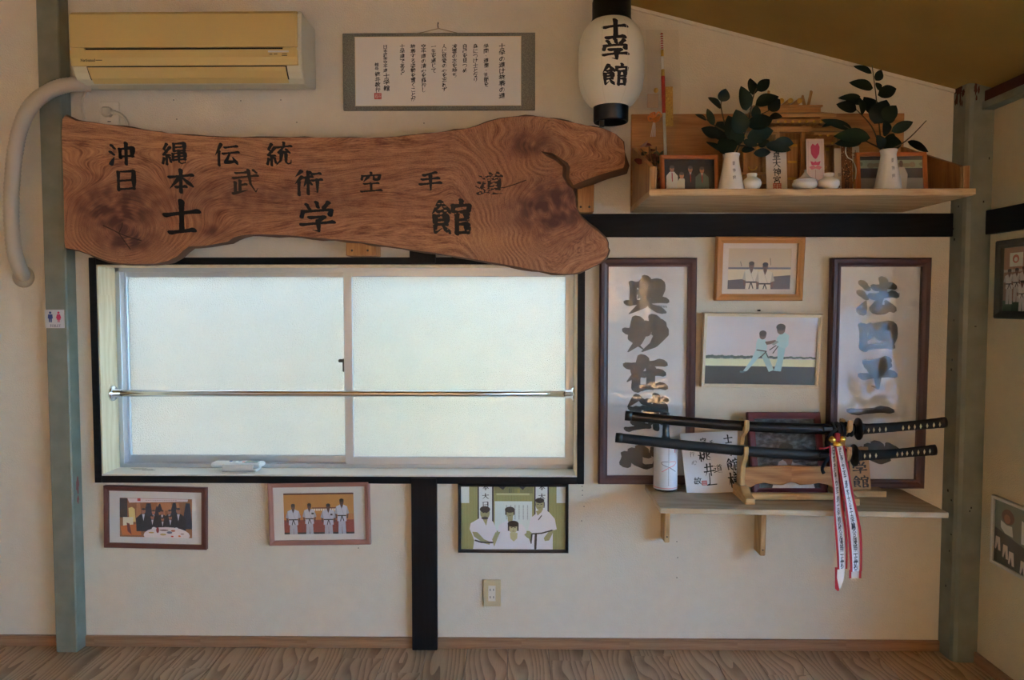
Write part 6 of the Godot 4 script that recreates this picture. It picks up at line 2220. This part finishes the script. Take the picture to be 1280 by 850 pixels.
# ---------------------------------------------------------------- brush lettering
# Strokes of each character on a 100 x 100 field: points of one stroke, strokes parted by ";", a tapering end marked "~",
# "@x left top width height" sets another character into a box.
const STROKES := {
	"氵": "20,8 58,22;5,38 45,50;8,95 55,62~",
	"口": "12,15 16,88;12,15 88,15 82,85;16,80 84,80",
	"日": "14,5 14,97;14,5 86,5 86,97;14,50 84,50;14,92 86,92",
	"木": "5,32 95,32;50,3 50,98;48,34 8,82~;52,34 94,80",
	"亻": "80,2 15,50~;55,32 55,98",
	"士": "5,40 95,36;50,3 50,90;18,93 82,90",
	"扌": "5,27 95,22;55,2 55,85 25,78~;2,65 95,50",
	"糸": "50,2 20,25 50,38;85,18 15,52 85,55;50,55 50,98;22,68 8,92;78,65 94,88",
	"辶": "10,8 24,20;5,38 28,38 14,62 28,76;2,88 30,78 60,92 100,94~",
	"心": "12,48 5,78;30,38 35,75 55,90 80,85 80,68~;48,30 58,50;78,32 95,60",
	"飠": "50,2 5,35~;50,2 95,35;35,30 65,30;20,42 20,92 55,80~;20,42 78,42 78,68;20,55 76,55;20,68 76,68;60,72 95,95",
	"官": "50,2 50,12;10,16 8,32;10,16 92,16 86,32;28,35 28,97;28,35 76,35 76,58;28,57 76,57;28,70 80,70 80,97;28,94 80,94",
	"首": "28,3 38,14;74,2 62,15;5,20 95,20;50,20 42,35;20,36 20,97;20,36 80,36 80,97;20,56 80,56;20,75 80,75;20,94 80,94",
	"館": "@飠 0 4 48 92;@官 50 4 50 94",
	"学": "20,8 28,22;48,3 52,18;82,5 68,22;10,28 5,45;10,28 92,28 86,44;28,48 72,48 50,62;52,60 54,92 36,86~;4,68 96,66",
	"の": "55,18 40,75 20,82 8,62 18,35 50,15 82,25 92,55 78,82 55,92~",
	"道": "@首 32 2 64 74;@辶 0 5 98 92",
	"は": "15,8 10,60 16,92 22,80;42,30 95,28;70,5 70,78 52,92 42,80 56,70 92,88~",
	"挑": "@扌 0 2 34 96;50,15 46,60 34,95~;70,10 70,82 95,88 96,75~;42,25 50,38;95,22 82,38;36,66 52,52;80,48 96,62",
	"戦": "15,5 22,15;35,3 40,14;58,3 50,15;15,20 15,55;15,20 55,20 55,55;15,37 55,37;15,54 55,54;2,70 62,68;35,20 35,98;58,38 98,32;70,3 76,60 92,95 98,82~;96,52 62,92~;85,8 94,18",
	"問": "6,5 6,98;6,5 42,5 42,36;6,20 42,20;6,36 42,36;58,5 94,5 94,92 84,88~;58,5 58,36;58,20 94,20;58,36 94,36;@口 32 52 36 34",
	"・": "46,48 56,54",
	"徳": "35,3 5,28~;35,28 5,55~;22,45 22,98;40,14 98,14;68,2 66,24;44,26 94,26 94,46 44,46 44,26;60,26 60,46;77,26 77,46;44,56 94,56;@心 38 60 60 38",
	"礼": "22,3 30,14;5,24 50,24 8,60~;28,45 28,98;32,48 46,58;65,5 65,80 72,92 95,90 97,72~",
	"節": "20,2 5,22~;18,12 45,12;30,12 32,22;62,2 50,20~;60,12 95,12;74,12 78,22;12,30 12,92;12,30 48,30 48,60;12,45 48,45;12,60 48,60;12,92 48,80;42,68 52,85;62,30 62,98;62,30 92,30 92,72 80,68~",
	"を": "12,20 85,17;48,2 20,55 48,42 55,72;92,36 40,62 35,82 50,94 88,93",
	"身": "52,2 40,14;25,16 25,70;25,16 76,16 76,90 62,85~;25,34 76,34;25,52 76,52;8,70 95,68;85,50 40,80 8,97~",
	"に": "15,8 10,60 16,92 22,80;45,25 90,23;42,65 45,85 65,90 94,86",
	"つ": "5,35 50,22 85,30 92,55 75,80 40,90~",
	"け": "15,8 10,60 16,92 22,80;40,32 95,30;70,5 72,55 50,96~",
	"と": "28,8 38,45;85,25 35,50 18,75 35,92 90,90",
	"な": "8,25 55,22;35,5 10,60~;70,18 92,35;65,40 66,80 45,92 32,82 48,72 88,90",
	"り": "28,8 22,55 32,48;72,5 76,50 50,96~",
	"自": "50,2 40,15;18,16 18,97;18,16 82,16 82,97;18,42 82,42;18,67 82,67;18,94 82,94",
	"己": "12,10 82,10 82,45;12,45 82,45;12,45 12,82 25,92 80,92 92,72~",
	"見": "22,4 22,66;22,4 78,4 78,66;22,24 78,24;22,44 78,44;22,64 78,64;40,66 32,85 6,97~;62,66 62,86 72,94 92,92 95,76~",
	"め": "22,15 40,85;72,8 45,75 18,88 8,65 25,40 65,30 92,55 78,85 58,94~",
	"凌": "8,20 26,34;5,92 32,58~;40,20 96,18;68,2 68,36;38,38 98,36;52,40 42,52;78,40 92,52;62,48 40,72~;55,58 85,58 60,82 38,97~;55,68 75,85 98,97",
	"雲": "15,6 85,6;8,20 5,36;8,20 92,20 88,36;50,6 50,46;25,28 40,30;25,40 40,42;62,28 76,28;62,40 76,40;20,58 80,58;5,72 95,72;45,72 22,94 76,90;66,80 85,98",
	"志": "8,22 92,22;50,2 50,44;22,44 78,44;@心 2 50 96 48",
	"持": "@扌 0 2 36 96;45,20 92,20;68,4 68,38;40,38 98,38;40,56 98,54;80,40 80,92 68,86~;50,66 58,78",
	"ち": "12,24 80,20;45,4 28,52 60,46 86,60 78,84 42,95~",
	"人": "50,5 42,50 5,95~;46,38 65,72 97,95",
	"慈": "28,2 36,12;72,2 62,14;4,18 96,18;28,22 10,36 30,38 12,56 40,54;72,22 55,36 74,38 56,56 88,54;@心 2 58 96 40",
	"愛": "80,3 15,10;20,14 26,24;46,12 50,22;78,12 70,24;8,28 6,40;8,28 94,28 88,40;@心 18 34 64 28;42,58 15,82~;38,66 74,66 50,86 12,98~;36,74 58,88 94,98",
	"忘": "50,2 50,14;5,18 95,18;22,18 24,44 88,42;@心 2 50 96 48",
	"れ": "25,5 25,96;5,30 40,26 8,75;8,75 52,32 64,32 62,80 74,90 96,72~",
	"ず": "5,25 80,22;52,4 52,48 38,58 32,44 52,44 50,75 30,96~;80,4 86,14;92,2 98,12",
	"一": "4,53 96,47",
	"生": "25,8 8,38~;20,30 88,28;50,3 50,92;20,60 82,60;4,93 96,92",
	"通": "36,8 88,8 62,24;52,18 64,26;38,30 38,80;38,30 88,30 88,78 80,74~;38,46 88,46;38,60 88,60;62,30 62,80;@辶 0 5 98 92",
	"じ": "30,5 26,70 40,92 70,88 90,70~;62,12 68,25;80,8 86,20",
	"て": "5,18 92,12 55,40 48,70 62,90 85,94",
	"空": "50,2 50,12;10,16 6,34;10,16 92,16 86,32;38,20 14,46~;62,20 64,38 88,38;18,56 82,56;50,56 50,92;4,93 96,92",
	"手": "76,3 20,14;12,34 88,32;3,58 97,55;50,12 52,90 34,84~",
	"清": "@氵 0 2 28 96;36,14 96,14;66,2 66,42;40,28 92,28;32,42 99,42;44,54 44,97;44,54 88,54 88,92 78,90~;44,68 88,68;44,80 88,80",
	"修": "28,2 2,46~;16,30 16,98;33,20 33,74;58,3 40,30~;52,14 88,14 40,50~;54,22 72,36 97,48;84,48 44,64~;90,60 44,80~;96,72 42,97~",
	"行": "34,3 6,28~;36,30 4,58~;22,48 22,98;48,16 92,16;42,42 98,42;74,42 74,92 58,86~",
	"し": "28,4 24,72 40,93 66,88 88,66~",
	"す": "4,24 96,22;56,3 56,52 40,64 32,50 54,46 56,76 30,97~",
	"る": "22,10 78,8 18,56 52,42 86,52 88,78 62,94 40,88 46,74 62,84",
	"姿": "6,10 22,22;4,50 28,34~;48,2 34,26~;44,14 94,14 84,26;64,16 62,30 34,52~;62,28 94,50;44,54 26,84 84,98~;72,64 50,86 10,98~;4,70 96,70",
	"勢": "6,8 48,8;27,1 27,30;4,20 50,20;16,22 10,32;38,22 44,30;8,40 46,40;27,30 27,54;6,56 50,52;58,14 92,10 92,44 98,50;74,2 72,34 54,56~;60,28 74,38;10,66 88,64 84,94 68,90~;46,58 42,78 8,98~",
	"貫": "16,6 12,30 88,30;16,6 84,6 80,30;4,18 96,18;50,6 50,30;22,40 22,84;22,40 78,40 78,84;22,54 78,54;22,68 78,68;22,82 78,82;36,86 8,98~;64,86 92,98",
	"く": "68,5 25,48 75,95",
	"こ": "20,18 78,15 66,28;15,70 24,88 88,86",
	"が": "5,32 60,28 62,60 45,92 34,84~;34,5 10,90~;72,28 88,52;78,5 84,16;92,3 97,14",
	"で": "5,20 90,14 52,42 46,72 62,92 82,94;70,32 76,44;86,28 92,40",
	"あ": "12,20 85,17;42,3 40,80 50,92;70,32 45,78 18,86 10,68 30,48 68,44 90,62 80,86 58,95",
	"。": "20,8 34,10 34,24 20,24 20,8",
	"武": "15,12 55,12;5,32 96,28;62,3 70,60 90,95 98,80~;30,44 30,88;30,62 52,60;12,50 12,90;4,95 60,84~;82,6 92,16",
	"術": "26,3 4,24~;28,26 2,52~;16,44 16,98;34,30 64,28;50,8 50,97;48,34 34,66~;52,40 62,58;58,10 64,20;70,18 94,18;66,44 99,42;84,42 84,92 72,86~",
	"本": "5,30 95,28;50,3 50,98;48,32 6,78~;52,32 96,76;32,74 68,74",
	"長": "24,4 24,58;24,6 84,6;24,22 80,22;24,38 80,38;4,56 97,54;30,58 30,90 52,80~;86,62 58,74~;48,58 66,84 97,97",
	"桃": "@木 0 2 38 96;52,12 48,60 36,96~;70,8 70,82 95,88 97,74~;44,26 50,38;96,22 82,38;38,66 52,54;80,48 96,62",
	"井": "12,30 88,28;4,64 97,62;34,6 32,60 12,97~;66,5 66,97",
	"敏": "24,3 6,28~;20,16 54,14;16,28 10,80 50,80;16,28 50,28 44,94 34,90~;2,54 58,52;28,36 34,46;26,60 32,72;70,3 54,36~;64,24 98,22;86,24 76,66 46,97~;60,40 74,72 98,96",
	"沖": "@氵 0 2 30 96;40,28 42,68;40,28 94,26 90,66;42,62 92,62;66,3 66,98",
	"縄": "@糸 0 2 40 96;50,6 50,40;50,6 94,6 94,40;50,22 92,22;50,38 94,38;46,50 46,80;46,50 96,50 96,80;46,64 96,64;46,78 96,78;71,38 71,88 80,96 98,94 98,82~",
	"伝": "@亻 0 2 36 96;44,20 92,18;36,46 98,44;64,46 46,86 90,82;76,66 94,96",
	"統": "@糸 0 2 40 96;70,2 70,14;42,20 98,18;68,20 50,44 88,42;80,32 92,46;60,50 56,78 38,97~;78,50 78,86 86,94 98,92 99,76~",
	"奥": "50,0 40,12;16,14 16,60;16,14 84,14 84,58;34,22 40,32;66,20 58,32;26,38 76,38;50,18 50,58;46,40 28,56~;54,40 72,56;2,68 98,66;48,60 42,76 6,99~;54,70 66,84 96,99",
	"妙": "30,4 12,60 44,92~;42,26 30,70 4,96~;2,36 52,32;72,2 72,52 62,46~;56,20 48,44;88,16 97,36;94,44 70,80 40,98~",
	"在": "4,24 96,20;46,2 30,46 2,72~;26,44 26,98;42,52 92,50;66,34 66,92;36,93 98,92",
	"錬": "28,2 2,30~;28,2 54,28;12,36 46,36;8,52 50,52;28,36 28,90;12,60 18,78;46,60 38,78;2,94 54,88;56,16 98,14;60,30 60,62;60,30 94,30 94,62;60,46 94,46;60,62 94,62;76,2 76,98;74,64 54,90~;80,64 99,88",
	"法": "@氵 0 2 30 96;42,24 92,22;66,3 66,48;34,50 99,48;62,52 42,92 88,88;78,70 95,96",
	"四": "8,14 10,90;8,14 92,14 90,90;36,16 34,44 22,62~;60,16 60,52 82,54;10,84 90,84",
	"乎": "80,4 18,12;22,22 32,38;80,18 68,38;4,52 97,50;50,14 52,92 34,84~",
	"御": "22,3 4,24~;24,28 2,52~;14,46 14,98;40,4 30,26~;36,16 64,16;28,36 66,36;48,16 48,84;48,56 64,56;34,52 34,86;28,92 66,82;74,10 74,98;74,10 96,10 96,72 86,68~",
	"神": "20,3 28,14;4,24 46,24 6,62~;26,46 26,98;30,50 44,60;54,22 54,74;54,22 94,22 94,74;54,46 94,46;54,72 94,72;74,3 74,98",
	"前": "28,2 36,14;72,2 62,16;4,20 96,18;14,32 14,97;14,32 48,32 48,92 38,88~;14,50 48,50;14,66 48,66;64,34 64,72;88,28 88,92 76,86~",
	"皇": "50,0 42,10;22,12 22,44;22,12 78,12 78,44;22,28 78,28;22,44 78,44;12,56 88,56;20,74 80,74;50,56 50,94;3,96 97,94",
	"大": "5,34 95,32;50,4 44,56 5,96~;52,36 66,70 97,96",
	"宮": "50,2 50,12;8,16 5,32;8,16 94,16 88,30;26,34 74,34 72,52 28,52 26,34;50,52 44,62;18,64 82,64 80,96 20,96 18,64",
	"様": "@木 0 2 38 96;54,4 60,14;86,2 78,14;46,20 98,20;50,34 94,34;42,48 99,48;72,20 72,92 62,88~;46,60 62,60 42,84~;92,54 80,64;78,60 98,92",
	"正": "8,8 92,8;52,8 52,90;52,46 84,46;24,42 24,90;3,92 97,92",
	"会": "50,2 4,42~;50,2 96,40;30,42 70,42;14,58 86,58;46,58 26,90 78,88;62,74 88,97",
	"総": "@糸 0 2 40 96;58,4 44,30~;76,4 96,28;66,22 50,48 86,44;78,34 92,50;48,62 42,84;56,58 60,86 78,94 88,90 88,78~;70,54 76,66;90,58 98,78",
	"合": "50,2 4,42~;50,2 96,40;28,42 72,42;@口 20 54 60 44",
	"優": "26,2 2,46~;15,30 15,98;34,8 96,8;66,8 60,18;46,20 46,50;46,20 86,20 86,50;46,30 86,30;46,40 86,40;46,50 86,50;34,56 32,66;34,56 96,56 92,66;@心 42 58 46 18;58,74 38,90~;56,80 82,80 38,99~;56,84 72,92 97,99",
	"勝": "8,6 8,60 2,96~;8,6 34,6 34,92 24,88~;8,32 34,32;8,56 34,56;50,4 56,14;86,4 78,14;44,22 96,22;40,38 99,38;70,4 62,38 40,56~;72,38 98,56;48,64 92,62 88,96 74,92~;68,52 62,78 42,98~",
}


# [points, tapering] for each stroke of a character
func strokes(ch: String) -> Array:
	if glyphs.has(ch):
		return glyphs[ch]
	var out := []
	for part in STROKES.get(ch, "").split(";", false):
		if part.begins_with("@"):
			var f: PackedStringArray = part.split(" ")
			for s in strokes(f[0].substr(1)):
				var moved := []
				for p in s[0]:
					moved.append(Vector2(f[1].to_float() + p.x * f[3].to_float() / 100.0, f[2].to_float() + p.y * f[4].to_float() / 100.0))
				out.append([moved, s[1]])
			continue
		var tapers: bool = part.ends_with("~")
		var pts := []
		for xy in part.trim_suffix("~").split(" "):
			var c: PackedStringArray = xy.split(",")
			pts.append(Vector2(c[0].to_float(), c[1].to_float()))
		out.append([pts, tapers])
	glyphs[ch] = out
	return out


# Outlines of the brush marks of one character, in the 100 x 100 field: a slanted oval tip drawn along each stroke.
func brush(ch: String, weight: float) -> Array:
	var polys := []
	var e1 := Vector2.from_angle(0.5)
	var e2 := e1.orthogonal()
	for s in strokes(ch):
		var pts := []
		for p in s[0]:
			pts.append(Vector2(p.x, p.y - (p.x - 50.0) * 0.07))       # the hand rises to the right
		var total := 0.0
		for i in pts.size() - 1:
			total += pts[i].distance_to(pts[i + 1])
		var whole: Vector2 = pts[-1] - pts[0]
		var sweep: bool = not s[1] and pts.size() <= 3 and whole.x > 14.0 and whole.y > 14.0    # stroke swelling to the lower right
		var level: bool = absf(whole.y) < absf(whole.x) * 0.3
		var done := 0.0
		for i in pts.size() - 1:
			var d: Vector2 = pts[i + 1] - pts[i]
			var n := d.orthogonal().normalized()
			var last := []
			for k in 7:
				var t := (done + d.length() * k / 6.0) / maxf(total, 1e-6)
				var w := weight
				if s[1]:
					w *= 1.2 - 1.08 * pow(t, 1.35)
				elif sweep:
					w *= 0.62 + 0.85 * smoothstep(0.0, 0.72, t) - 0.75 * smoothstep(0.72, 1.0, t)
				elif level:
					w *= 0.78 + 0.3 * exp(-pow(t / 0.12, 2.0)) + 0.42 * exp(-pow((1.0 - t) / 0.12, 2.0))
				else:
					w *= 0.86 + 0.32 * exp(-pow(t / 0.16, 2.0)) + 0.1 * exp(-pow((1.0 - t) / 0.2, 2.0))
				var p: Vector2 = pts[i] + d * (k / 6.0)
				var ra := 0.60 * w
				var rb := 0.36 * w
				var sup := e1 * (ra * ra * n.dot(e1)) + e2 * (rb * rb * n.dot(e2))
				sup /= sqrt(pow(ra * n.dot(e1), 2.0) + pow(rb * n.dot(e2), 2.0)) + 1e-9
				var now := [p + sup, p - sup]
				if k > 0:
					polys.append(PackedVector2Array([last[0], now[0], now[1], last[1]]))
				last = now
				if k % 2 == 0:
					var tip := PackedVector2Array()
					for j in 8:
						var g := TAU * j / 8.0
						tip.append(p + e1 * cos(g) * ra + e2 * sin(g) * rb)
					polys.append(tip)
			done += d.length()
	return polys


# Draws one character into a picture, in the picture's own coordinates.
func write(pic: Pic, ch: String, x: float, y: float, w: float, h: float, weight: float, ink: Color) -> void:
	for poly in brush(ch, weight):
		var moved := PackedVector2Array()
		for p in poly:
			moved.append(Vector2(x + p.x * w / 100.0, y + p.y * h / 100.0))
		pic.poly(moved, ink)


# A column of characters from the top down.
func write_column(pic: Pic, text: String, cx: float, top: float, size: float, pitch: float, weight: float, ink: Color) -> void:
	for i in text.length():
		write(pic, text[i], cx - size * 0.5, top + i * pitch, size, size, weight, ink)
